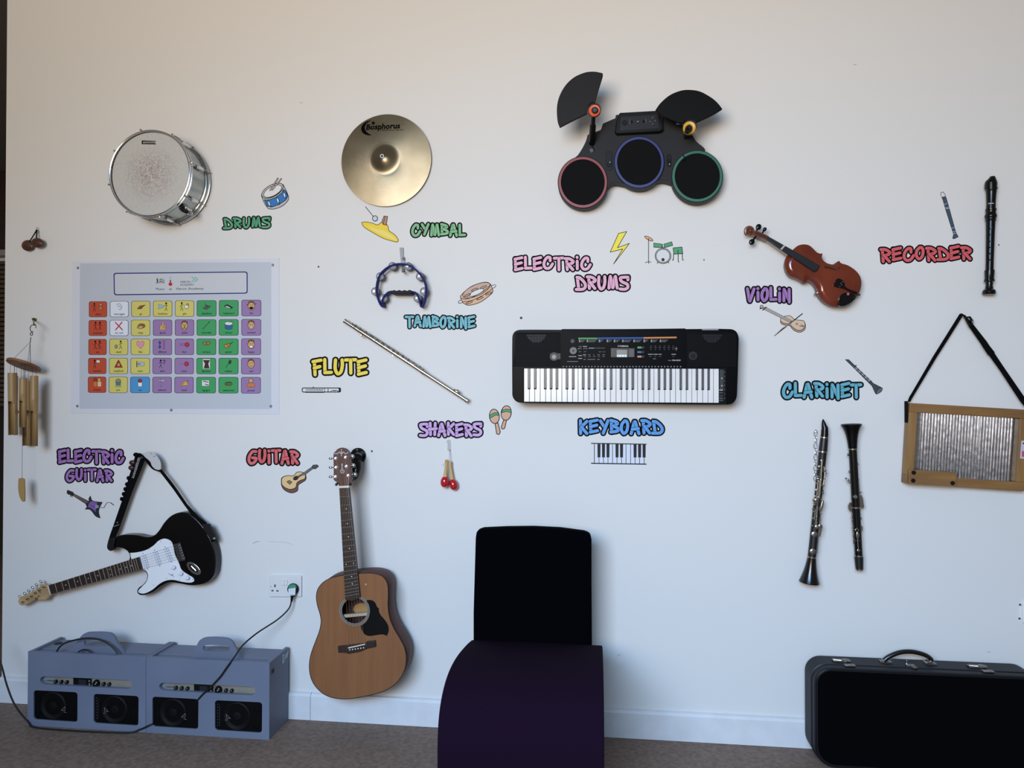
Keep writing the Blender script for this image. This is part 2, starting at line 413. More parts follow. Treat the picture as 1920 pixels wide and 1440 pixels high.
# drum drawing
z = Zm(400, 320, 12); d = D()
d.fill(z(cr([(1085, 540), (1110, 650, 1), (1165, 760), (1215, 830, 1), (1250, 860), (1380, 860), (1560, 790), (1680, 670), (1695, 590, 1), (1640, 450), (1575, 320, 1), (1500, 282), (1330, 310), (1160, 430)], 4)), 'b9b6b6')
d.fill(z([(1145, 655), (1230, 665), (1410, 600), (1540, 500), (1580, 420), (1620, 450), (1680, 570), (1630, 660), (1480, 760), (1330, 815), (1210, 800)]), '2f74b8')
d.fill(z(ell(1330, 450, 265, 130, 28, -.5)), 'c4c1c0', 1.2); d.fill(z(ell(1335, 460, 225, 105, 28, -.5)), 'dddddd', 1.1)
for a, b in (((1255, 740)), ((1450, 670)), ((1600, 550))):
    d.ln(z([(a-30, b-100), (a+45, b+95)]), .8); d.fill(z(ell(a, b, 24, 62, 12, -.3)), 'cfe0ee', .9)
for a, b in (((1450, 170), (1275, 440)), ((1525, 180), (1325, 430))): d.ln(z([a, b]), 2.4); d.ln(z([a, b]), .9, 'cfc6c0')
d.done('drum_drawing', 'small drawing of a blue drum with sticks above green DRUMS')
# cymbal drawing
z = Zm(560, 180, 4.8); d = D()
d.fill(z(cr([(568, 1140), (600, 1134), (660, 1143), (710, 1160), (750, 1137), (800, 1165), (812, 1210), (860, 1245), (895, 1290), (890, 1313), (840, 1305), (760, 1280), (660, 1225), (590, 1180)], 4)), 'e9c93f', 1)
d.fill(z(cr([(620, 1165), (700, 1200), (770, 1215), (850, 1265), (880, 1300), (800, 1270), (700, 1225)], 3)), 'e3d878', 0)
d.fill(z([(748, 1130), (768, 1080), (800, 1084), (788, 1162), (760, 1155)]), 'a9856c', 1); d.ln(z([(775, 1084), (762, 1155)]), .8)
d.ln(z([(601, 997), (672, 1085)]), 1.1); d.fill(z(ell(687, 1102, 23, 24)), 'c3c8cc', 1.2)
d.done('cymbal_drawing', 'small drawing of a yellow cymbal and beater below the cymbal')
# tambourine drawing
z = Zm(640, 440, 6); d = D()
for c in ((1710, 583, 32, 16), (1345, 752, 32, 16)): d.ln(z(ell(c[0], c[1], c[2], c[3], 12, -.5)), 1)
d.fill(z(cr([(1340, 690), (1345, 720), (1370, 770, 1), (1430, 795), (1560, 760), (1660, 690), (1705, 640), (1695, 600, 1), (1680, 560), (1640, 535), (1560, 545), (1450, 590)], 4)), 'd3ab8a', 1.1)
d.fill(z(ell(1520, 625, 168, 62, 28, -.42)), 'bfa090', 1); d.fill(z(ell(1520, 650, 90, 26, 20, -.42)), 'd6d6d4', .8)
d.ln(z(cr([(1345, 715), (1400, 725), (1500, 690), (1620, 620), (1680, 565)], 4, False)), 1)
d.ln(z(cr([(1365, 755), (1450, 745), (1560, 700), (1700, 610)], 4, False)), .9)
for c in ((1500, 618), (1600, 590), (1420, 680), (1440, 762), (1560, 715), (1660, 660)): d.ln(z(ell(c[0], c[1], 42, 10, 10, -.4)), .9)
d.done('tambourine_drawing', 'small drawing of a tan tambourine right of the blue tambourine')
# flute drawing
z = Zm(540, 570, 4); d = D()
d.fill(z(rrect(107, 630, 394, 660, 8)), 'd9d9d9', 1.6); d.ln(z([(275, 632), (275, 658)]), 1); d.ln(z([(385, 632), (385, 658)]), 2.5); d.ln(z([(130, 663), (270, 663)]), 1.2)
for i in range(11): d.ln(z([(135+i*12, 650), (141+i*12, 638)]), 1)
d.ln(z([(182, 632), (192, 622)]), 1); d.fill(z(ell(348, 654, 26, 8, 14)), 'd9d9d9', 1); d.ln(z([(336, 654), (360, 654)]), 1.3); d.ln(z([(300, 636), (300, 656)]), 1)
d.done('flute_drawing', 'small black line drawing of a flute under the yellow FLUTE')
# maraca drawings
z = Zm(760, 760, 8)
for pts, band, ang, hand, lab in ((ell(1335, 165, 74, 108, 24, -.12), [(1265, 195), (1262, 150), (1330, 112), (1390, 108), (1408, 150), (1350, 148)], 0, [(1345, 270), (1390, 265), (1425, 400), (1405, 438), (1370, 428)], 'left maraca drawing beside the lilac SHAKERS, leaning left'),
                         (ell(1513, 115, 76, 110, 24, .12), [(1445, 110), (1452, 72), (1520, 55), (1588, 70), (1590, 112), (1520, 92)], 0, [(1480, 205), (1520, 215), (1490, 345), (1455, 358), (1437, 330)], 'right maraca drawing beside the lilac SHAKERS, leaning right')):
    d = D(); d.fill(z(hand), 'cfa488', 1.4); d.fill(z(pts), 'cfa488', 1.4); d.fill(z(band), '4f9a68', .9); d.done('maraca_drawing', lab)
# lightning bolt
z = Zm(940, 420, 4.8); d = D()
d.fill(z([(1055, 85), (1128, 68), (1045, 213), (1152, 175), (1010, 360), (1092, 225), (980, 253)]), 'ecdc4e', 1.1); d.done('lightning_drawing', 'yellow lightning bolt drawing right of the pink ELECTRIC')
# drum kit drawing
d = D()
d.fill(z(ell(1327, 131, 42, 13, 18, .5)), 'dba777', 1); d.ln(z([(1325, 130), (1325, 345)]), 1.2)
for e in ((1295, 348), (1347, 343), (1327, 357)): d.ln(z([(1325, 338), e]), 1)
d.fill(z([(1372, 172), (1450, 182), (1447, 213), (1372, 208)]), '4f9a6e', 1); d.fill(z([(1462, 182), (1533, 160), (1542, 192), (1470, 212)]), '4f9a6e', 1)
d.ln(z([(1448, 190), (1458, 222)]), 1); d.ln(z([(1470, 205), (1455, 222)]), 1)
d.fill(z(ell(1455, 287, 70, 68)), 'e4e4e4', 1.3); d.fill(z(ell(1455, 287, 61, 59)), 'd2d4d4', 1); d.fill(z(ell(1455, 321, 13, 13, 14)), '222222', .6)
d.ln(z([(1412, 340), (1403, 353)]), 1.1); d.ln(z([(1497, 340), (1508, 350)]), 1.1)
d.fill(z([(1545, 215), (1625, 207), (1632, 265), (1553, 270)]), '4f9a6e', 1)
for p in ([(1550, 268), (1548, 322), (1538, 325)], [(1590, 235), (1591, 335), (1598, 343)], [(1628, 262), (1630, 322), (1640, 323)]): d.ln(z(p), 1.1)
d.done('drum_kit_drawing', 'small drawing of a green drum kit right of the lightning bolt')
# violin drawing
z = Zm(1370, 400, 5.76); d = D()
d.fill(z(cr([(540, 1150), (560, 1125), (640, 1108), (690, 1150), (730, 1152), (790, 1165), (808, 1210), (800, 1255), (750, 1285), (690, 1268), (655, 1235), (640, 1215), (590, 1210), (545, 1190)], 4)), 'b08f74', 1)
d.fill(z(cr([(540, 1140), (560, 1120), (640, 1106), (690, 1148), (730, 1152), (790, 1162), (803, 1200), (785, 1245), (740, 1265), (690, 1245), (655, 1215), (640, 1195), (590, 1190), (545, 1170)], 4)), 'd0b79e', 1)
d.fill(z([(360, 1015), (375, 1012), (660, 1160), (640, 1178), (350, 1032)]), 'b9b3ae', .8); d.ln(z([(362, 1022), (648, 1168)]), .6)
d.fill(z(ell(334, 1010, 17, 18, 12)), 'bfa89a', 1); d.ln(z([(318, 1030), (330, 1022)]), 2); d.ln(z([(345, 1045), (385, 1015)]), 1.6)
d.fill(z([(705, 1185), (722, 1185), (725, 1202), (708, 1202)]), 'd0b79e', .7); d.ln(z([(740, 1215), (790, 1222), (760, 1200)]), .9); d.ln(z([(475, 1320), (775, 1083)]), 1.6); d.ln(z([(475, 1320), (560, 1240), (640, 1195)]), 1.2, '8f8782')
d.done('violin_drawing', 'small drawing of a tan violin and bow under purple VIOLIN')
# recorder drawing
z = Zm(1620, 310, 5.54); d = D()
d.ln(z([(800, 320), (798, 285), (820, 275), (846, 308), (840, 325)]), .9)
d.fill(z([(806, 330), (850, 325), (885, 445), (950, 680), (958, 705), (980, 742), (940, 762), (920, 760), (930, 715), (905, 640), (845, 450), (820, 360)]), '3f4f60', .8)
for a, b in (((832, 405), (862, 396)), ((842, 443), (882, 437)), ((905, 655), (942, 645)), ((915, 690), (950, 690)), ((918, 710), (955, 706)), ((850, 452), (885, 447))): d.ln(z([a, b]), .7, 'c9ced3')
d.done('recorder_drawing', 'small slate blue recorder drawing above the red RECORDER')
# clarinet drawing
z = Zm(1440, 580, 4); d = D()
d.fill(z([(580, 377), (605, 377), (660, 430), (790, 555), (858, 590), (852, 615), (815, 637), (805, 630), (780, 575), (640, 435)]), '3c4248', .8)
d.fill(z(ell(835, 610, 30, 14, 16, -.75)), '59616a', .8)
for i in range(11):
    t = i/10; x = 650+120*t; y = 430+110*t; d.ln(z([(x-5, y+8), (x+8, y-4)]), 1, 'a9b0b6' if i % 2 else '20242a')
d.ln(z([(640, 425), (765, 540)]), .7, 'b9bfc4'); d.ln(z([(645, 432), (662, 420)]), 1.6)
d.done('clarinet_drawing', 'small grey clarinet drawing right of the word CLARINET')
# keyboard drawing
z = Zm(940, 590, 4.174); d = D()
d.o = .0004; d.fill(z([(728, 1010), (1120, 1014), (1118, 1165), (728, 1163)]), 'd3d8e4', 0)
d.ln(z([(705, 1007), (1135, 1014)]), 1.7); d.ln(z([(705, 1163), (1133, 1170)]), 1.9); d.ln(z([(728, 1010), (728, 1162)]), 1.2)
for i in range(11):
    x = 764+i*35.3
    if i in (3, 6, 7): pass
    d.ln(z([(x, 1014 if i in (3, 6, 7) else 1100), (x, 1166)]), .9)
    if i not in (3, 6, 7): d.fill(z([(x-12, 1012), (x+12, 1012), (x+11, 1117), (x-11, 1117)]), '1a1a1c', 0)
d.done('piano_keys_drawing', 'black and white drawing of piano keys under blue KEYBOARD')
# electric guitar drawing
z = Zm(100, 830, 8.727); d = D()
d.fill(z([(325, 830), (590, 965), (545, 1010), (320, 865)]), '4a3636', .8); d.ln(z([(335, 845), (570, 975)]), .5, 'a58f86'); d.ln(z([(330, 857), (560, 992)]), .5, 'a58f86')
d.fill(z([(225, 785), (240, 778), (320, 810), (335, 835), (310, 875), (270, 850), (222, 830)]), '2f2626', .7)
for p in ((245, 850), (275, 880), (300, 890)): d.ln(z([(p[0]+10, p[1]-20), p]), 1)
d.fill(z(cr([(590, 965, 1), (580, 920), (605, 872, 1), (625, 935), (680, 962), (800, 975, 1), (760, 1050), (740, 1130), (765, 1235, 1), (690, 1200), (620, 1110), (580, 1090), (520, 1090, 1), (550, 1050), (535, 1010)], 4)), '2a2a30', .8)
d.fill(z([(590, 980), (640, 950), (720, 985), (690, 1060), (695, 1135), (620, 1070), (565, 1050)]), '7a5a9a', 0)
for i in range(5): d.ln(z([(700+i*12, 1010+i*6), (690+i*10, 1080-i*4)]), .6, 'c8c0d0')
d.ln(z([(600, 1020), (690, 1060)]), .8, '4a3866')
d.ln(z(cr([(765, 1055), (820, 1065), (850, 1020), (880, 980), (940, 985)], 5, False)), .8, '333333'); d.ln(z([(940, 985), (985, 1020)]), 1.5, '444444')
d.done('electric_guitar_drawing', 'small dark purple electric guitar drawing under purple GUITAR')
# acoustic guitar drawing
z = Zm(440, 820, 4.8); d = D()
d.fill(z(cr([(420, 400), (425, 365), (470, 345), (530, 345), (560, 315), (600, 312), (635, 330), (640, 380), (600, 410), (572, 430), (565, 480), (510, 500), (450, 475), (425, 440)], 4)), '6f4d44', 1.2)
d.fill(z(cr([(422, 395), (428, 365), (470, 345), (530, 345), (560, 315), (600, 312), (632, 330), (632, 370), (590, 388), (560, 410), (550, 450), (500, 468), (450, 450), (426, 425)], 4)), 'dcbc86', 1.1)
d.fill(z([(612, 325), (700, 262), (715, 275), (640, 330), (600, 345), (560, 372), (550, 360)]), '6c6a6c', .8)
d.fill(z([(695, 265), (705, 250), (740, 247), (755, 260), (725, 285), (712, 282)]), '4c4a4c', .9)
d.fill(z(ell(550, 367, 24, 17, 16, -.5)), '2b2222', .6); d.fill(z([(470, 400), (490, 388), (515, 402), (495, 422)]), '8a7460', 1)
d.done('guitar_drawing', 'small drawing of a tan acoustic guitar under red GUITAR')
# ================================================================ poster
z = Zm(120, 470, 4.5)
r = thing('poster', 'laminated poster of coloured music word tiles left of FLUTE', 'poster', W(328, 632))
m = M(); m.px(z([(70, 90), (1816, 62), (1816, 1380), (55, 1372)]), .0006, .002, mt('laminate', 'd4d6de', .25, coat=.3)); build('backing_sheet', m, r)
pm = mt('poster_grey_print', 'bcc1ca', .35); m = M(); m.flat(z([(135, 108), (1748, 96), (1748, 1336), (130, 1333)]), .0023, pm)
o0 = .0026
def rq(q, r=.14, n=4, e=0):
    return [q(u, v) for u, v in rrect(-e, -e, 1+e, 1+e, r, n)]
NAVY = ink('1d2a6e')
hb = quad(*z([(420, 190), (1547, 178), (1547, 360), (424, 374)]))
def hbr(e, k): return [hb(u, v) for u, v in [((p[0]), (p[1])) for p in [(a[0], a[1]) for a in rrect2(e, k)]]]
def rrect2(e, k):
    o = []; w, h = 1+2*e/250, 1+2*e/41
    for cx, cy, a in ((1, 0, -PI/2), (1, 1, 0), (0, 1, PI/2), (0, 0, PI)):
        for i in range(5):
            t = a+PI/2*i/4; ru, rv = k/250, k/41
            X = cx+(e/250 if cx else -e/250)+(-ru if cx else ru)+ru*math.cos(t)
            Y = cy+(e/41 if cy else -e/41)+(-rv if cy else rv)+rv*math.sin(t); o.append((X, Y))
    return o
m.flat(hbr(.6, 4.5), o0, NAVY); m.flat(hbr(-1.4, 3.4), o0+.0001, ink('c3c6cb'))
o1 = o0+.0002
m.text('Music', z(775, 333), 4.6, o1, INK, sx=1.08); m.text('at', z(886, 332), 4.6, o1, INK, sx=1.1); m.text('Heron Academy', z(945, 331), 4.6, o1, INK, sx=1.18, ang=-.01)
m.text('HERON', z(980, 272), 3.9, o1, INK); m.text('ACADEMY', z(980, 296), 3.9, o1, INK)
for k in (1078, 1103): m.line(z([(k, 222), (k+25, 242), (k, 264)]), 1.7, o1, ink('6fb3a8'))
for k in range(5): m.line(z([(775, 240+k*9), (848, 238+k*9)]), .35, o1, INK)
m.line(z(cr([(778, 272), (792, 262), (784, 232), (790, 275)], 4, False)), .9, o1, INK)
for x, y in ((808, 265), (823, 262), (838, 268)): m.flat(z(ell(x, y, 5, 4, 8)), o1, INK); m.line(z([(x+5, y), (x+5, y-24)]), .6, o1, INK)
m.line(z([(813, 241), (828, 238)]), 1, o1, INK)
m.line(z([(898, 218), (898, 250)]), .5, o1, INK); m.flat(z([(889, 252), (907, 252), (898, 268)]), o1, INK); m.flat(z(ell(898, 282, 16, 16, 16)), o1, ink('c02038'))
RD, WH, YL, GN, PU, BL = 'bb4a30', 'd9dde6', 'cdc468', '3e9a5b', '9476a4', '4a92c4'
SK = 'c99f6c'
def man(x, a=0): return [('e', x, .16, .05, .06, '1'), ('l', [(x, .2), (x, .42), (x-.07, .64)], .7), ('l', [(x, .42), (x+.07, .64)], .7), ('l', [(x-.1, .34+a), (x, .26), (x+.1, .34-a)], .7)]
def face(extra, c=SK): return [('e', .5, .36, .16, .26, c), ('p', [(.34, .3), (.36, .12), (.5, .06), (.64, .12), (.66, .3), (.58, .17), (.42, .17)], '6a4a28'), ('e', .44, .32, .02, .025, '1'), ('e', .56, .32, .02, .025, '1')]+extra
T = [[('mine', RD, man(.3)+[('e', .65, .2, .07, .08, 'd08a5a'), ('p', [(.55, .3), (.75, .3), (.75, .55), (.55, .55)], 'b86a40')]), ('more,again', WH, [('l', [(.35, .25), (.45, .15), (.58, .2), (.65, .4), (.55, .55), (.45, .48)], .6), ('l', [(.4, .35), (.5, .28), (.58, .42)], .6)]), ('go', YL, [('p', [(.3, .5), (.45, .3), (.75, .25), (.6, .38), (.55, .5)], '8a5a30'), ('l', [(.35, .52), (.7, .28)], .6)]), ('look/see', YL, [('p', [(.28, .22), (.55, .3), (.55, .42), (.28, .52)], '8fb4d0')]+man(.68)), ('get', YL, man(.35, .06)+[('e', .6, .38, .1, .12, 'e0e0d8'), ('e', .66, .25, .05, .05, SK)]), ('xylophone', GN, [('p', [(.3, .5), (.5, .3), (.72, .36), (.5, .58)], '555555'), ('l', [(.4, .2), (.55, .4)], .8)]), ('keyboard', GN, [('p', [(.26, .36), (.42, .26), (.72, .46), (.58, .55)], '222222'), ('p', [(.32, .4), (.4, .35), (.62, .5), (.56, .52)], 'dddddd')]), ('fun', PU, face([('e', .5, .5, .1, .08, '1'), ('e', .3, .3, .03, .03, '1'), ('e', .72, .25, .03, .03, '1')]))],
 [('you/yours', RD, man(.38, .04)+man(.62, -.04)), ('no, not', WH, [('l', [(.3, .15), (.68, .62)], 2, 'b4202a'), ('l', [(.66, .14), (.32, .62)], 2, 'b4202a')]), ('help', YL, [('e', .55, .38, .18, .13, '9a6a38'), ('e', .48, .45, .14, .1, SK), ('l', [(.3, .52), (.5, .36), (.7, .3)], .7)]), ('good', PU, [('p', [(.36, .38), (.46, .34), (.48, .12), (.56, .12), (.56, .32), (.68, .34), (.66, .64), (.36, .64)], SK), ('l', [(.5, .4), (.66, .4)], .5), ('l', [(.5, .5), (.66, .5)], .5)]), ('quiet', PU, face([('l', [(.5, .36), (.5, .62)], 1.2), ('e', .5, .6, .07, .06, SK)])), ('recorder', GN, [('l', [(.32, .58), (.66, .14)], 1.2), ('l', [(.36, .54), (.6, .22)], .4, '777777')]), ('drums', GN, [('p', [(.3, .28), (.7, .28), (.68, .58), (.5, .64), (.32, .58)], '2d5f92'), ('e', .5, .26, .2, .1, 'd9d9d9'), ('l', [(.5, .22), (.68, .12)], .6)]), ('excited', PU, face([('e', .5, .48, .08, .04, 'e8e8e8')]))],
 [('we', RD, man(.38, .06)+man(.62, .06)), ('want', YL, man(.6, .05)+[('e', .36, .48, .06, .1, '8a9a80')]), ('like', YL, [('p', [(.5, .62), (.32, .38), (.3, .22), (.38, .13), (.5, .22), (.62, .13), (.7, .22), (.68, .38)], 'd98fae')]), ('different', PU, [('p', [(.36, .12), (.44, .25), (.36, .38), (.44, .5), (.36, .62), (.3, .5), (.38, .38), (.3, .25)], '3a4aa0'), ('l', [(.52, .12), (.64, .12), (.54, .4), (.64, .62), (.52, .62), (.62, .4), (.52, .12)], .7, '8a2a3a')]), ('fast', PU, [('l', [(.25, .32), (.6, .32)], .5), ('l', [(.25, .42), (.6, .42)], .5), ('e', .64, .37, .1, .12, 'c22a3c')]), ('maraca', GN, [('e', .42, .3, .09, .09, '9a7a50'), ('e', .6, .28, .09, .09, '9a7a50'), ('l', [(.4, .36), (.3, .54)], .9, '9a7a50'), ('l', [(.64, .34), (.74, .5)], .9, '9a7a50')]), ('guitar', GN, [('e', .4, .46, .12, .1, 'c28a48'), ('e', .5, .38, .08, .08, 'c28a48'), ('l', [(.5, .38), (.72, .22)], 1)]), ('happy', PU, face([('e', .5, .5, .09, .06, 'f0f0f0')]))],
 [('teacher', RD, man(.36)+[('p', [(.45, .14), (.64, .14), (.64, .3), (.45, .3)], 'dcdcdc')]), ('stop/finish', YL, [('p', [(.5, .1), (.72, .6), (.28, .6)], '9a2a20'), ('p', [(.44, .36), (.56, .3), (.58, .52), (.44, .52)], SK)]), ('start', YL, [('p', [(.34, .26), (.72, .28), (.72, .5), (.34, .52)], 'b0b8b8'), ('l', [(.32, .2), (.32, .58)], 1), ('l', [(.38, .38), (.5, .38)], 1.2)]), ('who', PU, man(.42)+[('l', [(.54, .18), (.6, .12), (.66, .2), (.58, .32), (.58, .38)], 1)]), ('slow', PU, [('l', [(.28, .37), (.32, .37)], .8), ('l', [(.4, .37), (.44, .37)], .8), ('e', .62, .37, .1, .12, 'c22a3c')]), ('djembes', GN, [('p', [(.32, .06), (.7, .06), (.7, .68), (.32, .68)], 'd6d6d6'), ('p', [(.34, .14), (.68, .14), (.6, .36), (.66, .64), (.38, .64), (.44, .36)], '3a2420')]), ('shaker', GN, [('p', [(.48, .3), (.56, .12), (.66, .2), (.58, .4)], '333333'), ('l', [(.5, .36), (.36, .6)], .8)]), ('sad', PU, face([('l', [(.44, .52), (.5, .48), (.56, .52)], .6)]))],
 [('friend', RD, [('e', .4, .2, .08, .1, '7a4a28'), ('p', [(.3, .3), (.5, .3), (.5, .62), (.3, .62)], 'd07040'), ('e', .62, .2, .08, .1, 'd8a860'), ('p', [(.52, .3), (.74, .3), (.74, .62), (.52, .62)], 'e0b890')]), ('put', YL, [('p', [(.36, .3), (.64, .3), (.62, .55), (.38, .55)], '4a7aa0'), ('e', .5, .25, .12, .1, '9a8a60'), ('l', [(.32, .62), (.68, .62)], .7)]), ('on', BL, [('p', [(.4, .34), (.6, .34), (.6, .6), (.4, .6)], 'e6e6e6'), ('e', .5, .25, .09, .1, 'b02838')]), ('where?', PU, [('p', [(.4, .14), (.46, .14), (.46, .6), (.4, .6)], 'a08ab0'), ('p', [(.3, .18), (.6, .16), (.7, .24), (.6, .3), (.3, .28)], 'b0a0c0')]), ('loud', PU, [('p', [(.32, .54), (.58, .22), (.72, .5)], 'e0b23a'), ('l', [(.4, .52), (.58, .3)], .5), ('l', [(.64, .2), (.74, .3)], .6)]), ('agogos', GN, [('p', [(.28, .2), (.66, .2), (.66, .56), (.28, .56)], 'd8d8d8'), ('l', [(.36, .26), (.6, .32)], 1.4), ('l', [(.46, .44), (.62, .5)], 1.4)]), ('tambourine', GN, [('e', .5, .42, .18, .1, '8a6a40'), ('e', .5, .4, .12, .05, '5a8a50'), ('l', [(.35, .45), (.65, .3)], .6)]), ('proud', PU, [('e', .5, .22, .1, .12, SK), ('p', [(.3, .42), (.5, .34), (.7, .42), (.7, .6), (.3, .6)], 'c87838')])]]
XT = [(210, 363), (388, 545), (568, 728), (752, 913), (937, 1098), (1120, 1286), (1307, 1473), (1497, 1664)]
XB = [(202, 355), (378, 537), (559, 724), (746, 909), (932, 1094), (1117, 1281), (1304, 1471), (1494, 1660)]
YLt = [(428, 561), (586, 719), (745, 880), (905, 1040), (1063, 1199)]; YR = [(415, 553), (577, 717), (740, 880), (904, 1043), (1066, 1205)]
for ri in range(5):
    for ci in range(8):
        txt, c, ic = T[ri][ci]; b = ri/4; a = ci/7
        x0 = XT[ci][0]*(1-b)+XB[ci][0]*b; x1 = XT[ci][1]*(1-b)+XB[ci][1]*b
        ya, yb = YLt[ri][0]*(1-a)+YR[ri][0]*a, YLt[ri][1]*(1-a)+YR[ri][1]*a
        q = quad(*z([(x0, ya), (x1, ya), (x1, yb), (x0, yb)]))
        m.flat(rq(q, .12), o0, INK); m.flat(rq(q, .11, 4, -.022), o0+.0001, ink(c)); h = .0003
        for k in ic:
            h += .00005
            if k[0] == 'e':
                if k[5] != '1': m.flat([q(u, v) for u, v in ell(k[1], k[2], k[3]+.02, k[4]+.025, 14)], o0+h, INK)
                m.flat([q(u, v) for u, v in ell(k[1], k[2], k[3], k[4], 14)], o0+h+.00002, INK if k[5] == '1' else ink(k[5]))
            elif k[0] == 'l': m.line([q(*p) for p in k[1]], k[2], o0+h, ink(k[3]) if len(k) > 3 else INK)
            else:
                P = [q(*p) for p in k[1]]; m.flat(P, o0+h, ink(k[2])); m.line(P, .4, o0+h+.00002, INK, closed=True)
        m.text(txt, q(.5, .87), 3.9, o0+.0009, INK, align='c', sx=.82 if len(txt) > 8 else .95)
build('printed_panel', m, r, smooth=0, solid=True)
for x, y in ((117, 145), (1762, 121), (112, 1311), (1745, 1312), (905, 1345)):
    m = M(); m.disc(*z(x, y), 2.6, .002, .0035, CHROME, n=16); m.ball(W(*z(x, y), .0035), (.0035, .002, .0035), STEEL); build('screw', m, r)
# ================================================================ snare drum
def plane_disc(m, c, r, y0, y1, mat, n=64, side=None):
    """disc about world point c (x, z), from depth y0 (back) to y1 (front), both metres off the wall"""
    P = [V((c.x+r*math.cos(2*PI*k/n), -y1, c.z+r*math.sin(2*PI*k/n))) for k in range(n)]
    return m.prism(P, (0, y1-y0, 0), mat, side)
def ylathe(m, c, prof, mat, n=64):
    """prof: (off, radius) about an axis square to the wall"""
    vs = []; fs = []
    for (o, r) in prof:
        for k in range(n):
            a = 2*PI*k/n; vs.append((c.x+r*math.cos(a), -o, c.z+r*math.sin(a)))
    for i in range(len(prof)-1):
        for k in range(n): fs.append([i*n+k, i*n+(k+1) % n, (i+1)*n+(k+1) % n, (i+1)*n+k])
    return m.add(vs, fs, mat)
z = Zm(0, 0, 3)
c = W(*z(842, 975), .165); Rd = 240/3*S(281, 325, .165)
r = thing('snare_drum', 'snare drum with worn white head hanging top left', 'drum', (c.x, -.09, c.z))
shell = mt('shell_metal', 'b5bab8', .3, .9, tex=1, ns=30, scale=(1, .15, 1), c2='8f9694', bump=.05)
m = M(); ylathe(m, c, [(.012, Rd*.95), (.012, Rd*.985), (.028, Rd*.985), (.03, Rd*.96), (.148, Rd*.96)], shell); build('shell', m, r)
m = M()
for o in (.012, .152):
    vs = [V((c.x+(Rd+.002)*math.cos(2*PI*k/64), -o, c.z+(Rd+.002)*math.sin(2*PI*k/64))) for k in range(64)]
    m = M(); m.tube(vs, .0042, CHROME, 8, closed=True)
    ylathe(m, c, [(o-.004, Rd*.985), (o-.004, Rd+.003), (o+.012, Rd+.003), (o+.012, Rd*.985), (o-.004, Rd*.985)], CHROME); build('hoop', m, r)
vs = [V((c.x+(Rd)*math.cos(2*PI*k/64), -.166, c.z+(Rd)*math.sin(2*PI*k/64))) for k in range(64)]
m = M(); m.tube(vs, .0038, CHROME, 8, closed=True)
ylathe(m, c, [(.163, Rd*.985), (.160, Rd*.985), (.155, Rd*.965), (.155, Rd*.93)], mt('hoop_inside', '3a3a3c', .3, .8)); build('rim', m, r)
hm = mt('drum_head', 'bcbbb7', .6, tex=1, ns=90, nd=10, c2='b0aeaa', p0=.3, p1=.8)
nt = hm.node_tree; n_ = nt.nodes; L_ = nt.links           # the worn brown patch in the middle of the head
tc = n_.new('ShaderNodeTexCoord'); gr = n_.new('ShaderNodeVectorMath'); gr.operation = 'LENGTH'; L_.new(tc.outputs['Object'], gr.inputs[0])
mr = n_.new('ShaderNodeMapRange'); mr.inputs[1].default_value = .03; mr.inputs[2].default_value = .15; mr.inputs[3].default_value = .95; mr.inputs[4].default_value = 0
L_.new(gr.outputs['Value'], mr.inputs[0]); nz = n_.new('ShaderNodeTexNoise'); nz.inputs['Scale'].default_value = 170; nz.inputs['Detail'].default_value = 6
L_.new(tc.outputs['Object'], nz.inputs['Vector']); r2 = n_.new('ShaderNodeValToRGB'); r2.color_ramp.elements[0].position = .42; r2.color_ramp.elements[1].position = .60
L_.new(nz.outputs[0], r2.inputs[0]); mu = n_.new('ShaderNodeMath'); mu.operation = 'MULTIPLY'; L_.new(mr.outputs[0], mu.inputs[0]); L_.new(r2.outputs[0], mu.inputs[1])
mx = n_.new('ShaderNodeMix'); mx.data_type = 'RGBA'; L_.new(mu.outputs[0], mx.inputs[0]); bc = n_['Principled BSDF'].inputs['Base Color']
L_.new(bc.links[0].from_socket, mx.inputs[6]); mx.inputs[7].default_value = hx('805f5c'); L_.new(mx.outputs[2], bc)
m = M(); plane_disc(m, c, Rd*.985, .1535, .1575, hm); hd = build('drum_head', m, r)
m = M(); o = .1578; m.flat(z([(797, 790), (880, 793), (874, 797), (805, 797), (805, 806), (874, 806), (880, 812), (797, 811)]), o, INK); m.text('CANNON', z(808, 806), 2.6, o+.0003, INK, bold=.02, sx=1.25)
m.line(z([(803, 807.5), (877, 808.5)]), .5, o+.0002, INK); build('maker_mark', m, hd, smooth=0, solid=True)
for k in range(8):
    a = 2*PI*(k+.28)/8; d = V((math.cos(a), 0, math.sin(a))); cc = V((c.x, 0, c.z)); t = V((-d.z, 0, d.x))
    m = M(); R3 = Matrix((t, V((0, -1, 0)), d)).transposed()
    m.box(cc+d*(Rd*.97+.007)+V((0, -.085, 0)), (.016, .05, .014), CHROME, R3)
    lug = build('lug', m, r, bevel=.003)
    m = M()
    m.tube([cc+d*(Rd+.0095)+V((0, -.107, 0)), cc+d*(Rd+.0095)+V((0, -.163, 0))], .0024, STEEL, 8); m.tube([cc+d*(Rd+.0095)+V((0, -.158, 0)), cc+d*(Rd+.0095)+V((0, -.168, 0))], .0042, CHROME, 6); build('tension_rod', m, lug)
    m = M(); m.tube([cc+d*(Rd+.0095)+V((0, -.063, 0)), cc+d*(Rd+.0095)+V((0, -.007, 0))], .0024, STEEL, 8); build('tension_rod', m, lug)
a = -.85; d = V((math.cos(a), 0, math.sin(a))); t = V((-d.z, 0, d.x)); R3 = Matrix((t, V((0, -1, 0)), d)).transposed()
m = M(); cc = V((c.x, 0, c.z)); m.box(cc+d*(Rd*.97+.012)+V((0, -.10, 0)), (.03, .05, .022), CHROME, R3)
